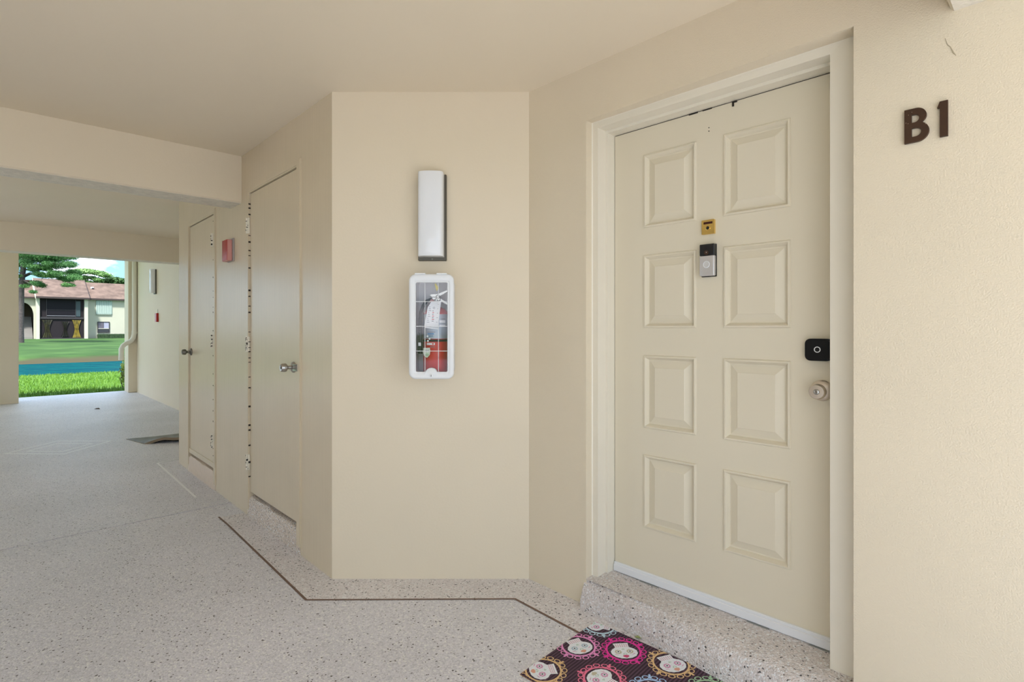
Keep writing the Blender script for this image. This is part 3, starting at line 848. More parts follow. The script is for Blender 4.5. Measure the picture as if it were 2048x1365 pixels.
def flat(b, poly, z, m):
    p = clip(poly)
    if len(p) >= 3: b.add([(x, y, z) for x, y in p], [tuple(range(len(p)))], m)
def ring(b, cx, cy, r0, r1, z, m, n=32, sy=1.0, ang=0.0, dx=0.0):
    ca, sa = math.cos(ang), math.sin(ang)
    def P(r, a, s):
        x = r * math.cos(a) + dx; y = r * s * math.sin(a)
        return (cx + x * ca - y * sa, cy + x * sa + y * ca)
    for k in range(n):
        a, c = 2 * math.pi * k / n, 2 * math.pi * (k + 1) / n
        flat(b, [P(r0, a, sy), P(r1, a, sy), P(r1, c, sy), P(r0, c, sy)], z, m)
white_c = cloth('print_white', (0.88, 0.90, 0.94)); pink_c = cloth('print_rose', (0.74, 0.36, 0.56)); red_c = cloth('print_crimson', (0.62, 0.08, 0.20))
blue_c = cloth('print_pale_blue', (0.50, 0.62, 0.70)); sand_c = cloth('print_sand', (0.62, 0.58, 0.44)); orange_c = cloth('print_orange', (0.78, 0.40, 0.30)); leaf_c = cloth('print_mint', (0.52, 0.68, 0.55)); ink_c = cloth('print_black', (0.01, 0.012, 0.02))
def medallion(u, v, jaw, rim, eye, heart, name):
    cx, cy = u, -v
    b = MB()
    z = MTH + 0.0003
    ring(b, cx, cy, 0.061, 0.068, z, rim, 40)
    for k in range(16):
        a = 2 * math.pi * (k + 0.5) / 16 + jaw
        ring(b, cx, cy, 0.0072, 0.0106, z + 0.0001, rim, 14, 1.30, a, 0.0775)
        if k % 4 == 0:
            a2 = a + math.pi / 16
            p = [(cx + r * math.cos(a2 + d), cy + r * math.sin(a2 + d)) for r, d in ((0.066, -0.02), (0.092, -0.05), (0.096, 0.0), (0.092, 0.05), (0.066, 0.02))]
            flat(b, p, z + 0.0002, rim)
    if b.f: b.build('medallion_rim', mt, fixn=False)
    # skull, jaw pointing to angle jaw
    ca, sa = math.cos(jaw), math.sin(jaw)
    off = -0.010
    def T(p):
        x_, y_ = (p[0] + off) * 1.12, p[1] * 1.12
        return (cx + x_ * ca - y_ * sa, cy + x_ * sa + y_ * ca)
    b = MB(); z1 = MTH + 0.0006
    head = [(-0.036, 0), (-0.034, 0.018), (-0.025, 0.035), (-0.010, 0.045), (0.006, 0.046), (0.018, 0.038), (0.025, 0.028), (0.030, 0.024), (0.052, 0.027),
            (0.052, -0.027), (0.030, -0.024), (0.025, -0.028), (0.018, -0.038), (0.006, -0.046), (-0.010, -0.045), (-0.025, -0.035), (-0.034, -0.018)]
    up = [p for p in head if p[1] >= 0]; dn = [p for p in head if p[1] <= 0]
    flat(b, [T(p) for p in [(-0.036, 0)] + up[1:] + [(0.052, 0)]], z1, white_c)
    flat(b, [T(p) for p in [(0.052, 0)] + dn[1:] + [(-0.036, 0)]], z1, white_c)
    if b.f: sk_ = b.build('skull', mt, fixn=False)
    else: return
    b = MB(); z2 = MTH + 0.0009
    for s in (-1, 1):
        ex, ey = T((0.002, 0.0205 * s))
        for k in range(8):
            a = 2 * math.pi * k / 8
            flat(b, [(ex + 0.0095 * math.cos(a) + 0.0045 * math.cos(q), ey + 0.0095 * math.sin(a) + 0.0045 * math.sin(q)) for q in [2 * math.pi * j / 8 for j in range(8)]], z2, eye)
        flat(b, circ(ex, ey, 0.0070, 14), z2 + 0.0003, white_c)
        flat(b, circ(ex, ey, 0.0034, 12), z2 + 0.0006, ink_c)
    hx = [(-0.033, 0), (-0.026, 0.010), (-0.019, 0.010), (-0.016, 0.0), (-0.019, -0.010), (-0.026, -0.010)]
    flat(b, [T(p) for p in hx], z2, heart)
    for s in (-1, 1):
        flat(b, [T(p) for p in ((-0.004, 0.0), (-0.012, 0.008 * s), (-0.016, 0.004 * s))], z2, leaf_c)
        flat(b, [T(p) for p in ((0.022, 0.0), (0.014, 0.006 * s), (0.012, 0.001 * s))], z2, leaf_c)
    for r_ in range(3):
        for c_ in range(6):
            q = (0.032 + 0.006 * r_, -0.019 + 0.0076 * c_)
            flat(b, [T((q[0] - 0.0018, q[1])), T((q[0], q[1] + 0.0026)), T((q[0] + 0.0018, q[1])), T((q[0], q[1] - 0.0026))], z2, red_c)
    for s in (-1, 1):
        flat(b, [T(p) for p in ((-0.018, 0.022 * s), (-0.013, 0.034 * s), (-0.008, 0.036 * s), (-0.014, 0.026 * s))], z2, pink_c)
    if b.f: b.build('skull_print', sk_, fixn=False)
J = lambda deg: R(deg + 43)
medallion(0.200, 0.100, J(95), cloth('rim_magenta', (0.88, 0.05, 0.38)), sand_c, red_c, 'a')
medallion(0.055, 0.195, J(115), cloth('rim_lilac', (0.90, 0.34, 0.66)), blue_c, orange_c, 'b')
medallion(0.030, 0.010, J(-20), cloth('rim_ice', (0.60, 0.78, 0.88)), pink_c, orange_c, 'c')
medallion(0.050, 0.405, J(10), cloth('rim_tan', (0.80, 0.55, 0.28)), pink_c, orange_c, 'd')
medallion(0.235, 0.300, J(-50), cloth('rim_pink', (0.95, 0.22, 0.36)), pink_c, sand_c, 'e')
medallion(0.372, 0.050, J(110), cloth('rim_tan', (0.80, 0.55, 0.28)), pink_c, orange_c, 'f')
medallion(0.400, 0.240, J(60), cloth('rim_blue', (0.44, 0.62, 0.90)), sand_c, red_c, 'g')
medallion(0.550, 0.105, J(140), cloth('rim_green', (0.42, 0.62, 0.40)), blue_c, orange_c, 'h')
medallion(0.565, 0.315, J(90), cloth('rim_magenta', (0.88, 0.05, 0.38)), pink_c, red_c, 'i')
medallion(0.715, 0.215, J(0), cloth('rim_tan', (0.80, 0.55, 0.28)), blue_c, orange_c, 'j')
medallion(0.405, 0.435, J(200), cloth('rim_green', (0.42, 0.62, 0.40)), pink_c, red_c, 'k')
medallion(0.720, 0.425, J(50), cloth('rim_lilac', (0.90, 0.34, 0.66)), sand_c, red_c, 'l')
# fallen leaf beside the mat, dead leaf far on the floor
b = MB(); v = [(0, 0, 0.002), (0.012, 0.006, 0.006), (0.026, 0.006, 0.008), (0.040, 0, 0.005), (0.026, -0.007, 0.004), (0.012, -0.006, 0.003)]
b.add(v, [(0, 1, 2, 3), (0, 3, 4, 5)], mat('leaf_green', (0.30, 0.34, 0.12), 0.6)); lf = b.build('fallen_leaf', fixn=False)
lf.location = (0.495, 2.190, 0.002); lf.rotation_euler = (0, 0, R(-20)); tag(lf, 'small green fallen leaf on the floor beside the skull doormat', 'leaf')
b = MB(); v = [(0, 0, 0.004), (0.03, 0.015, 0.02), (0.07, 0.01, 0.024), (0.10, 0, 0.004), (0.06, -0.02, 0.008)]
b.add(v, [(0, 1, 2), (0, 2, 3), (0, 3, 4)], mat('dead_leaf', (0.10, 0.07, 0.05), 0.8)); lf = b.build('fallen_leaf', fixn=False)
lf.location = (-6.45, 8.33, 0.002); tag(lf, 'tiny dark dead leaf far out on the floor near the open end', 'leaf')

# ================================================================== curled mat at the next door
mm_ = empty('rubber_doormat', None, (0, 0, 0)); tag(mm_, 'dark grey quilted doormat with a curled edge beside the far closet corner', 'doormat')
cor = [Vector((-4.36, 6.10)), Vector((-3.68, 6.55)), Vector((-3.42, 5.98)), Vector((-3.98, 5.85))]
NU, NV = 30, 16
v = []; f = []
def mp_(s, t_): return cor[0] * (1 - s) * (1 - t_) + cor[1] * s * (1 - t_) + cor[2] * s * t_ + cor[3] * (1 - s) * t_
top = []; und = []
for i in range(NU + 1):
    for j in range(NV + 1):
        s, t_ = i / NU, j / NV
        p = mp_(s, t_)
        z = 0.010 + 0.060 * max(0, (t_ - 0.45) / 0.55) ** 1.2 * min(1, s * 3.0) + 0.008 * math.sin(s * 9) * t_ + 0.03 * max(0, s - 0.35) * (1 - t_)
        gro = 0.005 if (i % 5 == 0 or j % 4 == 0) else 0.0
        top.append((p.x, p.y, z - gro)); und.append((p.x, p.y, max(0.001, z - 0.008)))
b = MB()
b.add(top, [(i * (NV + 1) + j, (i + 1) * (NV + 1) + j, (i + 1) * (NV + 1) + j + 1, i * (NV + 1) + j + 1) for i in range(NU) for j in range(NV)],
      mat('quilted_rubber', (0.17, 0.175, 0.15), 0.5, col2=(0.28, 0.28, 0.24), vscale=9, bump=0.4, bscale=50), True)
b.build('mat_top', mm_)
b = MB(); tan_b = mat('tan_foam', (0.26, 0.19, 0.12), 0.8)
per = [(i, 0) for i in range(NU)] + [(NU, j) for j in range(NV)] + [(i, NV) for i in range(NU, 0, -1)] + [(0, j) for j in range(NV, 0, -1)]
ix = lambda q: q[0] * (NV + 1) + q[1]
m_n = len(per)
v = [top[ix(q)] for q in per] + [(und[ix(q)][0], und[ix(q)][1], max(0.0005, und[ix(q)][2] - 0.025)) for q in per]
b.add(v, [(i, (i + 1) % m_n, m_n + (i + 1) % m_n, m_n + i) for i in range(m_n)], tan_b)
b.build('mat_edge', mm_)

# ================================================================== downpipe on the pier
dp = empty('downpipe', FG, (-10.87, 0, 0)); tag(dp, 'cream downpipe bending outward at its foot on the end pier', 'downpipe')
pp = mat('pipe_paint', (0.82, 0.77, 0.66), 0.45)
b = MB(); b.tube([(0.045, 0.085, 2.765), (0.045, 0.085, 1.22), (0.045, 0.078, 1.13)], 0.043, pp, 16); b.build('pipe', dp)
b = MB(); b.tube([(0.045, 0.079, 1.14), (0.045, 0.065, 1.07), (0.045, 0.03, 1.01), (0.045, -0.05, 0.96), (0.045, -0.10, 0.92), (0.045, -0.125, 0.86), (0.045, -0.130, 0.64)], 0.043, pp, 16); b.build('elbow', dp)
b = MB(); b.tube([(0.045, 0.085, 1.15), (0.045, 0.085, 1.20)], 0.048, pp, 16); b.build('collar', dp)
b = MB(); b.box(-0.004, 0.012, 0.03, 0.128, 1.9, 1.93, pp); b.build('strap', dp)

# ================================================================== OUTDOORS
grass_m = mat('lawn_grass', (0.055, 0.15, 0.008), 0.9, col2=(0.10, 0.21, 0.015), vscale=0.9, bump=0.6, bscale=18, bdist=0.05)
bank_m = bpy.data.materials.new('bank_grass'); bank_m.use_nodes = True
t = bank_m.node_tree; pb = t.nodes['Principled BSDF']; pb.inputs['Roughness'].default_value = 0.95; pb.inputs['Specular IOR Level'].default_value = 0.1
gq = t.nodes.new('ShaderNodeNewGeometry'); sp = t.nodes.new('ShaderNodeSeparateXYZ'); t.links.new(gq.outputs['Position'], sp.inputs[0])
nz1 = t.nodes.new('ShaderNodeTexNoise'); nz1.inputs['Scale'].default_value = 0.35; nz1.inputs['Detail'].default_value = 8; t.links.new(gq.outputs['Position'], nz1.inputs['Vector'])
gr = t.nodes.new('ShaderNodeValToRGB'); gr.color_ramp.elements[0].position = 0.35; gr.color_ramp.elements[0].color = (0.028, 0.065, 0.018, 1); gr.color_ramp.elements[1].position = 0.66; gr.color_ramp.elements[1].color = (0.06, 0.12, 0.032, 1)
t.links.new(nz1.outputs['Fac'], gr.inputs[0])
# bare earth close to the water's edge, by height
ad = t.nodes.new('ShaderNodeMath'); ad.operation = 'MULTIPLY_ADD'; ad.inputs[1].default_value = 0.35; t.links.new(nz1.outputs['Fac'], ad.inputs[0]); t.links.new(sp.outputs[2], ad.inputs[2])
ea = t.nodes.new('ShaderNodeMapRange'); ea.inputs['From Min'].default_value = -0.52; ea.inputs['From Max'].default_value = -0.36; t.links.new(ad.outputs[0], ea.inputs[0])
mz = t.nodes.new('ShaderNodeMixRGB'); mz.inputs[1].default_value = (0.065, 0.058, 0.032, 1); t.links.new(ea.outputs[0], mz.inputs[0]); t.links.new(gr.outputs[0], mz.inputs[2]); t.links.new(mz.outputs[0], pb.inputs['Base Color'])
water_m = bpy.data.materials.new('pond_water'); water_m.use_nodes = True
t = water_m.node_tree; pb = t.nodes['Principled BSDF']; pb.inputs['Base Color'].default_value = (0.001, 0.058, 0.066, 1); pb.inputs['Roughness'].default_value = 0.25; pb.inputs['IOR'].default_value = 1.04
pb.inputs['Specular IOR Level'].default_value = 0.03
gq = t.nodes.new('ShaderNodeNewGeometry'); nz1 = t.nodes.new('ShaderNodeTexNoise'); nz1.inputs['Scale'].default_value = 3.0; nz1.inputs['Detail'].default_value = 5; t.links.new(gq.outputs['Position'], nz1.inputs['Vector'])
bq = t.nodes.new('ShaderNodeBump'); bq.inputs['Strength'].default_value = 0.8; bq.inputs['Distance'].default_value = 0.12; t.links.new(nz1.outputs['Fac'], bq.inputs['Height']); t.links.new(bq.outputs[0], pb.inputs['Normal'])

wm2 = t.nodes.new('ShaderNodeMapping'); wm2.inputs['Rotation'].default_value = (0, 0, R(45)); wm2.inputs['Scale'].default_value = (0.5, 2.2, 1); t.links.new(gq.outputs['Position'], wm2.inputs[0])
wn2 = t.nodes.new('ShaderNodeTexNoise'); wn2.inputs['Scale'].default_value = 1.6; wn2.inputs['Detail'].default_value = 6; t.links.new(wm2.outputs[0], wn2.inputs['Vector'])
wr2 = t.nodes.new('ShaderNodeValToRGB'); wr2.color_ramp.elements[0].position = 0.35; wr2.color_ramp.elements[0].color = (0.001, 0.040, 0.060, 1); wr2.color_ramp.elements[1].position = 0.65; wr2.color_ramp.elements[1].color = (0.002, 0.078, 0.075, 1)
t.links.new(wn2.outputs['Fac'], wr2.inputs[0]); t.links.new(wr2.outputs[0], pb.inputs['Base Color'])
def ground_z(d):
    """height of the ground d metres beyond the floor edge"""
    P = [(0, -0.04), (1.5, -0.07), (12, -0.42), (17.3, -0.87), (18.5, -1.5), (28.4, -1.5), (29.7, -0.87), (31.5, -0.50), (40, -0.30), (60, -0.12), (74, -0.07), (200, 0.0)]
    for (a, za), (c, zc) in zip(P, P[1:]):
        if d <= c: return za + (zc - za) * (d - a) / (c - a)
    return 0.0
def terrain(name, ds, vs_, m, label):
    b = MB(); v = []; f = []
    for i, d in enumerate(ds):
        for w in vs_:
            k = 0.05 * noise.noise(Vector((w * 0.25, d * 0.6, 0))) if 2 < d < 70 else 0
            dd = d + (0.5 * noise.noise(Vector((w * 0.15, 3.1, 0))) if 16 < d < 32 else 0)
            v.append((-11.33 - dd, w, ground_z(d) + k * 0.5))
    nv = len(vs_)
    for i in range(len(ds) - 1):
        for j in range(nv - 1): f.append((i * nv + j, i * nv + j + 1, (i + 1) * nv + j + 1, (i + 1) * nv + j))
    b.add(v, f, m, True)
    return struct(place(b.build(name), FG), label)
wv_ = [-120, -80, -50, -35] + [-30 + 1.5 * k for k in range(34)] + [24, 30, 45, 70, 120]
terrain('lawn_near', [0, 0.5, 1, 1.5, 3, 5, 7, 9, 12, 14, 16, 17.3, 18.5, 20], wv_, grass_m, 'bright green mown lawn between the breezeway and the pond')
terrain('lawn_far', [20, 28.4, 29, 29.7, 30.4, 31, 31.5, 33, 36, 40, 45, 50, 55, 60, 66, 74, 90, 130, 200], wv_, bank_m, 'far grassy bank rising from the pond to the apartment building')
b = MB(); b.box(-42.3, -27.0, -120, 120, -0.90, -0.87, water_m)
struct(place(b.build('pond'), FG), 'teal pond water between the two lawns')
b = MB(); b.box(-11.33, 90, -90, -16.2, -0.3, -0.06, mat('side_lawn_grass', (0.12, 0.19, 0.06), 0.9, var=0.2, vscale=2)); b.box(-11.33, 3.9, 0.45, 90, -0.3, -0.06, MATS['side_lawn_grass'])
struct(place(b.build('lawn_side'), FG))
b = MB(); b.box(3.9, 60, -16.2, 90, -0.3, -0.05, mat('pale_concrete', (0.42, 0.42, 0.42), 0.8, var=0.05, vscale=2))  # unseen pale paving added to bounce sunlight into the breezeway
b.box(-11.33, 3.9, -16.2, -6.2, -0.3, -0.05, MATS['pale_concrete'])
struct(place(b.build('bounce_paving'), FG))
# grass blades near the open end
rg = random.Random(3)
b = MB(); v = []; f = []
for i in range(16000):
    d = 0.15 + 15.5 * rg.random() ** 1.3; w = rg.uniform(-1.9 - d * 0.35, 0.9 + 0.05 * d)
    z = ground_z(d); h = rg.uniform(0.04, 0.10); a = rg.uniform(0, math.pi); s = rg.uniform(0.004, 0.009) * (1 + d * 0.1)
    k = len(v); x = -11.33 - d
    v += [(x - s * math.cos(a), w - s * math.sin(a), z - 0.01), (x + s * math.cos(a), w + s * math.sin(a), z - 0.01), (x + rg.uniform(-0.03, 0.03), w + rg.uniform(-0.03, 0.03), z + h)]
    f.append((k, k + 1, k + 2))
b.add(v, f, mat('grass_blade', (0.07, 0.19, 0.010), 0.7, col2=(0.14, 0.26, 0.025), vscale=4))
go = place(b.build('grass', fixn=False), FG); tag(go, 'short bright green grass blades beside the open end of the breezeway', 'grass', kind='stuff')

# leaf clusters for trees and shrubs
def leaves(b, c, r, n, size, m, rg, needle=False):
    v = []; f = []
    for i in range(n):
        while True:
            q = Vector((rg.uniform(-1, 1), rg.uniform(-1, 1), rg.uniform(-1, 1)))
            if q.length < 1: break
        q = q * (0.55 + 0.45 * rg.random())
        p = Vector(c) + Vector((q.x * r[0], q.y * r[1], q.z * r[2]))
        a = Vector((rg.uniform(-1, 1), rg.uniform(-1, 1), rg.uniform(-0.6, 0.9))).normalized()
        e = a.cross(Vector((rg.uniform(-1, 1), rg.uniform(-1, 1), rg.uniform(-1, 1)))).normalized()
        s = size * rg.uniform(0.6, 1.3)
        k = len(v)
        wd = 0.16 if needle else 0.5
        v += [p - a * s, p + e * s * wd, p + a * s, p - e * s * wd]
        f.append((k, k + 1, k + 2, k + 3))
    b.add(v, f, m)
def ppt(px, py, Y):
    return Vector(((px - 1024) / 1080 * Y, Y, 1.256 - (py - 657) / 1080 * Y))
bark = mat('pine_bark', (0.085, 0.070, 0.066), 0.9, var=0.3, vscale=8, bump=0.8, bscale=20, bdist=0.03)
pine_l = mat('pine_needles', (0.035, 0.125, 0.035), 0.7, col2=(0.10, 0.24, 0.06), vscale=0.6)
tree_l = mat('pale_tree_leaves', (0.09, 0.20, 0.05), 0.7, col2=(0.22, 0.36, 0.12), vscale=0.5)
dark_l = mat('dark_tree_leaves', (0.035, 0.09, 0.025), 0.7, col2=(0.08, 0.17, 0.05), vscale=0.5)
# --- big pine by the far bank
YP = 52.0
pb_ = ppt(41.5, 687, YP)
pine = empty('pine_tree', None, (pb_.x, pb_.y, -0.2)); tag(pine, 'tall pine with a grey trunk and dark spreading boughs in front of the building', 'tree')
def pl(px, py, dy=0.0):
    q = ppt(px, py, YP + dy); return q - Vector((pb_.x, pb_.y, -0.2))
tr = [pl(39, 690), pl(40, 660), pl(41.5, 620), pl(42.5, 580), pl(45, 550), pl(48, 525), pl(50, 505), pl(53, 470), pl(55, 430), pl(54, 380)]
b = MB(); b.tube(tr, [0.36, 0.29, 0.25, 0.23, 0.22, 0.21, 0.20, 0.17, 0.13, 0.05], bark, 12); b.build('trunk', pine)
boughs = [((46, 552), [(60, 546), (80, 548), (94, 554)], 0), ((45, 556), [(60, 549), (75, 550), (92, 556), (96, 548)], 1.2), ((48, 532), [(66, 533), (80, 530), (100, 525), (120, 528)], -0.8),
          ((47, 540), [(70, 538), (95, 542), (120, 543), (132, 548), (130, 558)], 0.6), ((47, 548), [(36, 545), (25, 540)], 0), ((46, 560), [(55, 565), (70, 572), (78, 570)], -0.5),
          ((50, 518), [(75, 520), (105, 512), (135, 522), (150, 530)], 0.3), ((50, 512), [(30, 505), (15, 500)], 0), ((132, 548), [(145, 558), (155, 556)], 0.6), ((52, 480), [(80, 478), (110, 485), (135, 500)], 1), ((54, 440), [(80, 440), (105, 452)], -1), ((54, 430), [(30, 440), (5, 455)], 0)]
for st, pts, dy in boughs:
    P = [pl(*st)] + [pl(x, y, dy * (i + 1) / 2) for i, (x, y) in enumerate(pts)]
    b = MB(); b.tube(P, [0.09 * (1 - 0.75 * i / (len(P) - 1)) for i in range(len(P))], bark, 6); b.build('branch', pine)
rgp = random.Random(11)
b = MB()
cl = [(44, 515, 1.4), (38, 530, 0.9), (66, 516, 1.3), (72, 508, 1.4), (88, 512, 1.3), (100, 511, 1.2), (58, 533, .8), (66, 541, .7), (84, 535, .8), (97, 528, .9), (108, 545, .8), (80, 520, 1.4), (96, 518, 1.4), (107, 521, 1.2), (112, 533, 1.2), (78, 548, .8), (86, 551, .9), (118, 548, 1.0), (104, 552, .8), (133, 530, 1.3), (141, 530, 1.0), (145, 544, 1.1), (147, 554, 1.0), (138, 560, .9), (126, 556, .9),
      (75, 566, .8), (82, 571, .7), (66, 584, .5), (133, 570, .6), (141, 571, .5), (50, 573, .6), (92, 537, .9), (70, 532, 0.9), (55, 524, 1.0), (122, 517, 1.1), (60, 508, 1.2), (90, 507, 1.3), (120, 507, 1.2), (140, 515, 1.1), (48, 500, 1.5), (74, 497, 1.5), (103, 495, 1.5), (130, 500, 1.4),
      (30, 505, 1.5), (15, 512, 1.3), (22, 540, 1.1), (80, 470, 1.6), (110, 482, 1.5), (50, 450, 1.7), (80, 440, 1.5), (105, 452, 1.3), (30, 440, 1.4), (5, 455, 1.3), (54, 400, 1.6), (54, 375, 1.2), (36, 553, .6)]
for x, y, r in cl:
    for k in range(3):
        c = pl(x + rgp.uniform(-3, 3), y + rgp.uniform(-1.5, 1.5), rgp.uniform(-1.6, 1.6))
        leaves(b, c, (r * 0.78, r * 0.78, r * 0.36), int(420 * r), 0.105, pine_l, rgp, True)
o = b.build('foliage', pine, fixn=False); o['kind'] = 'stuff'
# --- trees behind the building
def far_tree(pts, base, Y, m, label, trunk=(0.25, 0.12)):
    q0 = ppt(base[0], base[1], Y)
    tr_ = empty('broad_tree', None, (q0.x, q0.y, -0.1)); tag(tr_, label, 'tree')
    rr = random.Random(int(base[0]))
    top_ = sum((Vector(ppt(p[0], p[1], Y)) for p in pts), Vector()) / len(pts)
    off_ = Vector((q0.x, q0.y, -0.1))
    b = MB(); b.tube([Vector((0, 0, 0)), (top_ - off_) * 0.5 + Vector((0, 0, 1)), top_ - off_], [trunk[0], trunk[1] * 1.4, trunk[1] * 0.6], bark, 8); b.build('trunk', tr_)
    for p in pts[::2]:
        b = MB(); b.tube([(top_ - off_) * 0.62, (ppt(p[0], p[1] + 3, Y) - off_)], [0.12, 0.04], bark, 5); b.build('branch', tr_)
    b = MB()
    for x, y, r in pts:
        for k in range(3):
            c = ppt(x + rr.uniform(-3, 3), y + rr.uniform(-1, 1), Y + rr.uniform(-2, 2)) - off_
            leaves(b, c, (r * .95, r * .95, r * 0.36), int(420 * r), 0.15, m, rr)
    o = b.build('foliage', tr_, fixn=False); o['kind'] = 'stuff'
YB = 92.0
far_tree([(152, 545, 1.5), (164, 543, 1.3), (176, 543, 1.3), (188, 545, 1.3), (200, 547, 1.2), (210, 551, 1.2), (170, 555, 1.0), (158, 560, 1.3), (182, 556, .8), (148, 552, 1.3), (196, 560, 1.0), (165, 565, 1.4), (180, 567, 1.2)], (170, 660), YB, tree_l, 'flat-topped pale green tree rising behind the roof ridge')
far_tree([(206, 563, 1.2), (218, 561, 1.3), (230, 559, 1.3), (240, 563, 1.5), (248, 563, 1.5), (225, 566, 1.4), (236, 570, 1.6), (212, 570, 1.3), (255, 566, 1.6)], (234, 660), YB + 5, dark_l, 'dense dark green tree behind the right part of the roof')
far_tree([(52, 577, 1.4), (40, 570, 1.6), (62, 580, .9), (28, 575, 1.6)], (45, 660), YB + 10, dark_l, 'low dark tree seen past the pine trunk at the left')
# --- shrub at the pier
sb = empty('shrub', FG, (-11.9, 0.07, ground_z(0.6) - 0.01)); tag(sb, 'small yellow-green shrub at the foot of the end pier', 'shrub')
b = MB(); rs = random.Random(5)
for k in range(5): b.tube([(0, 0, 0), (rs.uniform(-.1, .1), rs.uniform(-.1, .1), 0.25), (rs.uniform(-.15, .15), rs.uniform(-.12, .12), 0.5)], 0.006, bark, 5)
b.build('stem', sb)
b = MB(); leaves(b, (0, 0.03, 0.38), (0.14, 0.12, 0.34), 340, 0.035, mat('shrub_leaves', (0.24, 0.36, 0.06), 0.6, col2=(0.50, 0.55, 0.15), vscale=6), rs)
o = b.build('foliage', sb, fixn=False); o['kind'] = 'stuff'

# ------------------------------------------------------------------ apartment building across the pond
hs_ = empty('apartment_building', FH); tag(hs_, 'two-storey cream apartment building with brown roof and dark screened porch', 'building')
cream = mat('house_stucco', (0.42, 0.41, 0.32), 0.85, var=0.03, vscale=0.7)
creamd = mat('house_trim', (0.48, 0.47, 0.37), 0.8)
roof_m = mat('brown_shingles', (0.085, 0.056, 0.042), 0.9, col2=(0.165, 0.112, 0.085), vscale=1.3, bump=0.5, bscale=6, bdist=0.03)
fascia = mat('dark_fascia', (0.045, 0.03, 0.026), 0.7)
screen = mat('dark_screen', (0.018, 0.014, 0.016), 0.7, spec=0.2)
screen2 = mat('dark_screen_panel', (0.008, 0.007, 0.010), 0.6, spec=0.2)
frame_d = mat('dark_frame', (0.028, 0.024, 0.026), 0.6)
zb = -0.12
# projecting porch bay (y = 0) between cream piers; side walls set back to y = 1.2
b = MB(); b.box(-2.72, -2.40, -0.02, 2.0, zb, 5.02, creamd); b.build('pier', hs_)
b = MB(); b.box(1.93, 2.30, -0.02, 2.0, zb, 4.98, creamd); b.build('pier', hs_)
b = MB(); b.box(2.2, 12.0, 1.2, 1.5, zb, 5.10, cream); b.build('wall', hs_)
# left wall with arch
arch = [(-9.0, zb), (-4.85, zb), (-4.85, 2.8)] + [(-3.87 - 0.98 * math.cos(math.pi * k / 20), 2.8 + 1.62 * math.sin(math.pi * k / 20)) for k in range(1, 20)] + [(-2.89, 2.8), (-2.89, zb), (-2.4, zb), (-2.4, 5.0), (-9.0, 5.0)]
b = MB(); b.shape([arch], 1.2, 1.5, cream); b.build('wall', hs_)
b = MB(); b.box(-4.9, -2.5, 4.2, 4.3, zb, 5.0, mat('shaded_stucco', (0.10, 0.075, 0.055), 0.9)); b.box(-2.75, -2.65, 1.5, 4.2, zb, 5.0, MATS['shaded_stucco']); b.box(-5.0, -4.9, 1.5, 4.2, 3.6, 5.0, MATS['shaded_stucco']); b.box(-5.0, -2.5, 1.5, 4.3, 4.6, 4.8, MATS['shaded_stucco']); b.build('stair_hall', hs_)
stone = mat('stair_concrete', (0.21, 0.195, 0.175), 0.8)
for k in range(14):
    b = MB(); b.box(-4.15, -2.95, 1.25 + k * 0.20, 1.25 + (k + 1) * 0.20 + 0.03, zb, 0.06 + (k + 1) * 0.19, stone, 0.01); b.build('stair_step', hs_)
b = MB(); b.tube([(-4.22, 1.2, 0.9), (-4.22, 3.6, 3.3)], 0.03, frame_d, 6)
for k in range(6): b.tube([(-4.22, 1.3 + k * 0.45, 0.0 + k * 0.42), (-4.22, 1.3 + k * 0.45, 1.0 + k * 0.45)], 0.02, frame_d, 5)
b.build('stair_rail', hs_)
# porch screens
b = MB(); b.box(-2.40, 1.93, 0.25, 0.35, zb, 5.0, screen); b.build('porch_screen', hs_)
for x0, x1, z0, z1 in ((-1.73, 1.05, 2.83, 4.75),):
    b = MB(); b.box(x0, x1, 0.20, 0.26, z0, z1, screen2); po = b.build('upper_opening', hs_)
    b = MB(); b.box(x0, x1, 0.16, 0.20, z0 - 0.04, z0 + 0.02, mat('grey_rail', (0.20, 0.20, 0.22), 0.5)); b.box(x0, x1, 0.17, 0.20, z0 + 0.7, z0 + 0.74, frame_d); b.build('rail', po)
for x in (-2.38, -1.75, 1.07, 1.88):
    b = MB(); b.box(x - 0.03, x + 0.03, 0.15, 0.27, 2.6, 4.9, frame_d); b.build('mullion', hs_)
b = MB(); b.box(-2.40, 1.93, 0.12, 0.27, 2.42, 2.66, frame_d); b.build('floor_band', hs_)
b = MB(); b.box(-2.40, 1.93, 0.14, 0.27, zb, 0.05, frame_d); b.build('sill', hs_)
b = MB(); b.box(1.10, 1.55, 0.18, 0.25, 2.75, 4.7, mat('dark_teal_panel', (0.03, 0.05, 0.055), 0.5)); b.build('side_panel', hs_)
refl = mat('olive_gold_reflection', (0.05, 0.045, 0.012), 0.6, col2=(0.24, 0.17, 0.02), vscale=3.5)
refl_dim = mat('dim_olive_reflection', (0.006, 0.006, 0.003), 0.6, col2=(0.035, 0.032, 0.007), vscale=4)
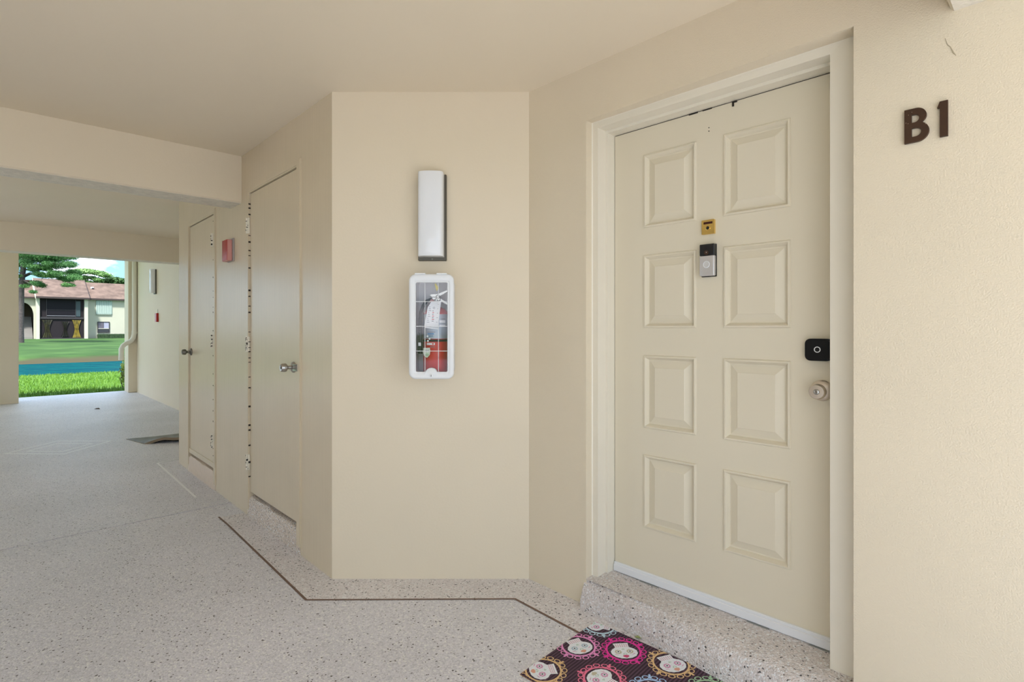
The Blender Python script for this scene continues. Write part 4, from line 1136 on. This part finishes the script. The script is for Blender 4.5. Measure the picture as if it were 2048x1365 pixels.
def painted_reflection(x0, x1, zt, zb_, waist, m):  # hourglass sheet whose colour and shape stand in for porch reflections
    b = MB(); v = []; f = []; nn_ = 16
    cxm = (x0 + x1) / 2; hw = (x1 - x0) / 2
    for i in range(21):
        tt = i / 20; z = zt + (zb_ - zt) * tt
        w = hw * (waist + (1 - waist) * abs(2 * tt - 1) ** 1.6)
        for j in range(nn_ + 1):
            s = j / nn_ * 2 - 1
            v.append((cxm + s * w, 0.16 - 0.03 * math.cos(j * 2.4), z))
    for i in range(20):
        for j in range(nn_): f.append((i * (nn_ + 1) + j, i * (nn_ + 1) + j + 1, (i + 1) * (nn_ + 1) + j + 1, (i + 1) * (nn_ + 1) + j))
    b.add(v, f, m, True); b.build('painted_reflection', hs_)['label'] = 'olive hourglass shape standing in for a reflection in the lower porch'
painted_reflection(-2.20, -1.20, 2.30, 0.10, 0.45, refl_dim)
painted_reflection(0.70, 1.62, 2.30, 0.06, 0.45, refl)
painted_reflection(-0.35, 0.42, 2.10, 0.20, 0.35, mat('dimmer_olive_reflection', (0.004, 0.004, 0.003), 0.6, col2=(0.014, 0.014, 0.005), vscale=4))
# right wall: shutters and window
sh = MB(); sh.box(3.27, 4.98, 1.12, 1.2, 3.13, 4.95, mat('pale_green_shutter', (0.34, 0.42, 0.37), 0.6)); sh = sh.build('shutter', hs_)
for k in range(9):
    b = MB(); x = 3.30 + k * 0.186; b.box(x, x + 0.12, 1.07, 1.13, 3.16, 4.92, MATS['pale_green_shutter'], 0.01); b.build('slat', sh)
b = MB(); b.box(3.25, 4.90, 1.06, 1.14, 3.06, 3.13, mat('grey_green_trim', (0.25, 0.30, 0.26), 0.6)); b.build('bottom_rail', sh)
wn = MB(); wn.shape([[(3.42, 0.68), (4.72, 0.68), (4.72, 2.13), (3.42, 2.13)], [(3.50, 0.75), (4.64, 0.75), (4.64, 2.06), (3.50, 2.06)]], 1.10, 1.22, frame_d); wn = wn.build('window', hs_)
b = MB(); b.box(3.50, 4.04, 1.15, 1.18, 1.25, 2.06, mat('dull_violet_glass', (0.13, 0.11, 0.14), 0.2)); b.build('pane', wn)
b = MB(); b.box(4.08, 4.64, 1.15, 1.18, 1.25, 2.06, mat('pale_violet_glass', (0.30, 0.30, 0.38), 0.2)); b.build('pane', wn)
b = MB(); b.box(3.50, 4.64, 1.15, 1.18, 0.75, 1.18, mat('dark_glass', (0.03, 0.03, 0.035), 0.2)); b.build('pane', wn)
b = MB(); b.box(3.50, 4.64, 1.11, 1.16, 1.18, 1.25, creamd); b.box(4.04, 4.08, 1.12, 1.16, 1.25, 2.06, frame_d); b.build('sash_bar', wn)
b = MB(); b.box(2.42, 2.56, 1.05, 1.2, 4.55, 4.80, mat('security_lamp', (0.45, 0.40, 0.33), 0.5)); b.lathe([(0.05, 0), (0.09, 0.12), (0.0005, 0.12)], MATS['security_lamp'], (2.38, 1.05, 4.62), n=12); b.build('security_lamp', hs_)
# roofs: slabs sloping back
def roof(x0, x1, y0, z0, y1, z1, over, name='roof'):
    b = MB(); th = 0.10
    v = [(x0, y0, z0), (x1, y0, z0), (x1, y1, z1), (x0, y1, z1), (x0, y0, z0 - th), (x1, y0, z0 - th), (x1, y1, z1 - th), (x0, y1, z1 - th)]
    b.add(v, [(0, 1, 2, 3), (4, 7, 6, 5), (0, 4, 5, 1), (1, 5, 6, 2), (2, 6, 7, 3), (3, 7, 4, 0)], roof_m); r = b.build(name, hs_)
    b = MB(); b.box(x0, x1, y0 - 0.04, y0 + 0.02, z0 - over, z0 + 0.01, fascia); b.build('fascia', r)
    return r
rm = roof(-2.78, 2.42, -0.45, 5.16, 4.4, 7.72, 0.22)
roof(-9.0, -2.6, 0.8, 5.12, 4.4, 6.72, 0.18)
rr_ = roof(2.2, 12.0, 0.8, 5.17, 4.6, 7.48, 0.20)
roof(-9, 12, 9.5, 4.0, 4.6, 7.45, 0.2)
b = MB(); v = [(2.42, -0.45, 5.16), (2.42, 4.4, 7.72), (2.42, 4.4, 7.2), (2.42, -0.45, 4.86)]
v += [(x + 0.06, y, z) for x, y, z in v]; b.add(v, [(0, 1, 2, 3), (7, 6, 5, 4), (0, 4, 5, 1), (1, 5, 6, 2), (2, 6, 7, 3), (3, 7, 4, 0)], mat('rake_board', (0.045, 0.032, 0.028), 0.8)); b.build('rake_board', rm)
b = MB(); v = [(-2.84, -0.45, 5.16), (-2.84, 4.4, 7.72), (-2.84, 4.4, 6.6), (-2.84, -0.45, 4.86)]
v += [(x + 0.06, y, z) for x, y, z in v]; b.add(v, [(0, 1, 2, 3), (7, 6, 5, 4), (0, 4, 5, 1), (1, 5, 6, 2), (2, 6, 7, 3), (3, 7, 4, 0)], creamd); b.build('rake_board', rm)
b = MB(); b.box(2.95, 3.25, 2.95, 3.3, 6.55, 6.80, mat('white_vent', (0.7, 0.72, 0.78), 0.5)); b.box(3.05, 3.3, 2.9, 2.96, 6.55, 6.66, fascia); b.build('roof_vent', rr_)
b = MB(); b.box(-9.0, 12.0, 6.5, 6.7, zb, 4.6, cream); b.box(11.8, 12, 1.4, 6.5, zb, 4.8, cream); b.box(-9, -8.8, 1.4, 6.5, zb, 4.8, cream); b.build('rear_wall', hs_)
# hedge under the window
hedge_l = mat('hedge_leaves', (0.010, 0.028, 0.008), 0.8, col2=(0.028, 0.055, 0.016), vscale=6)
hd = empty('hedge', FH, (4.95, 0.5, zb)); tag(hd, 'low clipped dark hedge under the far building window', 'hedge')
b = MB(); b.box(-1.60, 3.4, -0.30, 0.30, 0.0, 0.62, hedge_l, 0.05); b.build('hedge_core', hd)
b = MB(); rh = random.Random(8)
for k in range(22): leaves(b, (-1.55 + k * 0.22, -0.1, 0.36), (0.22, 0.32, 0.36), 60, 0.06, hedge_l, rh)
o = b.build('foliage', hd, fixn=False); o['kind'] = 'stuff'
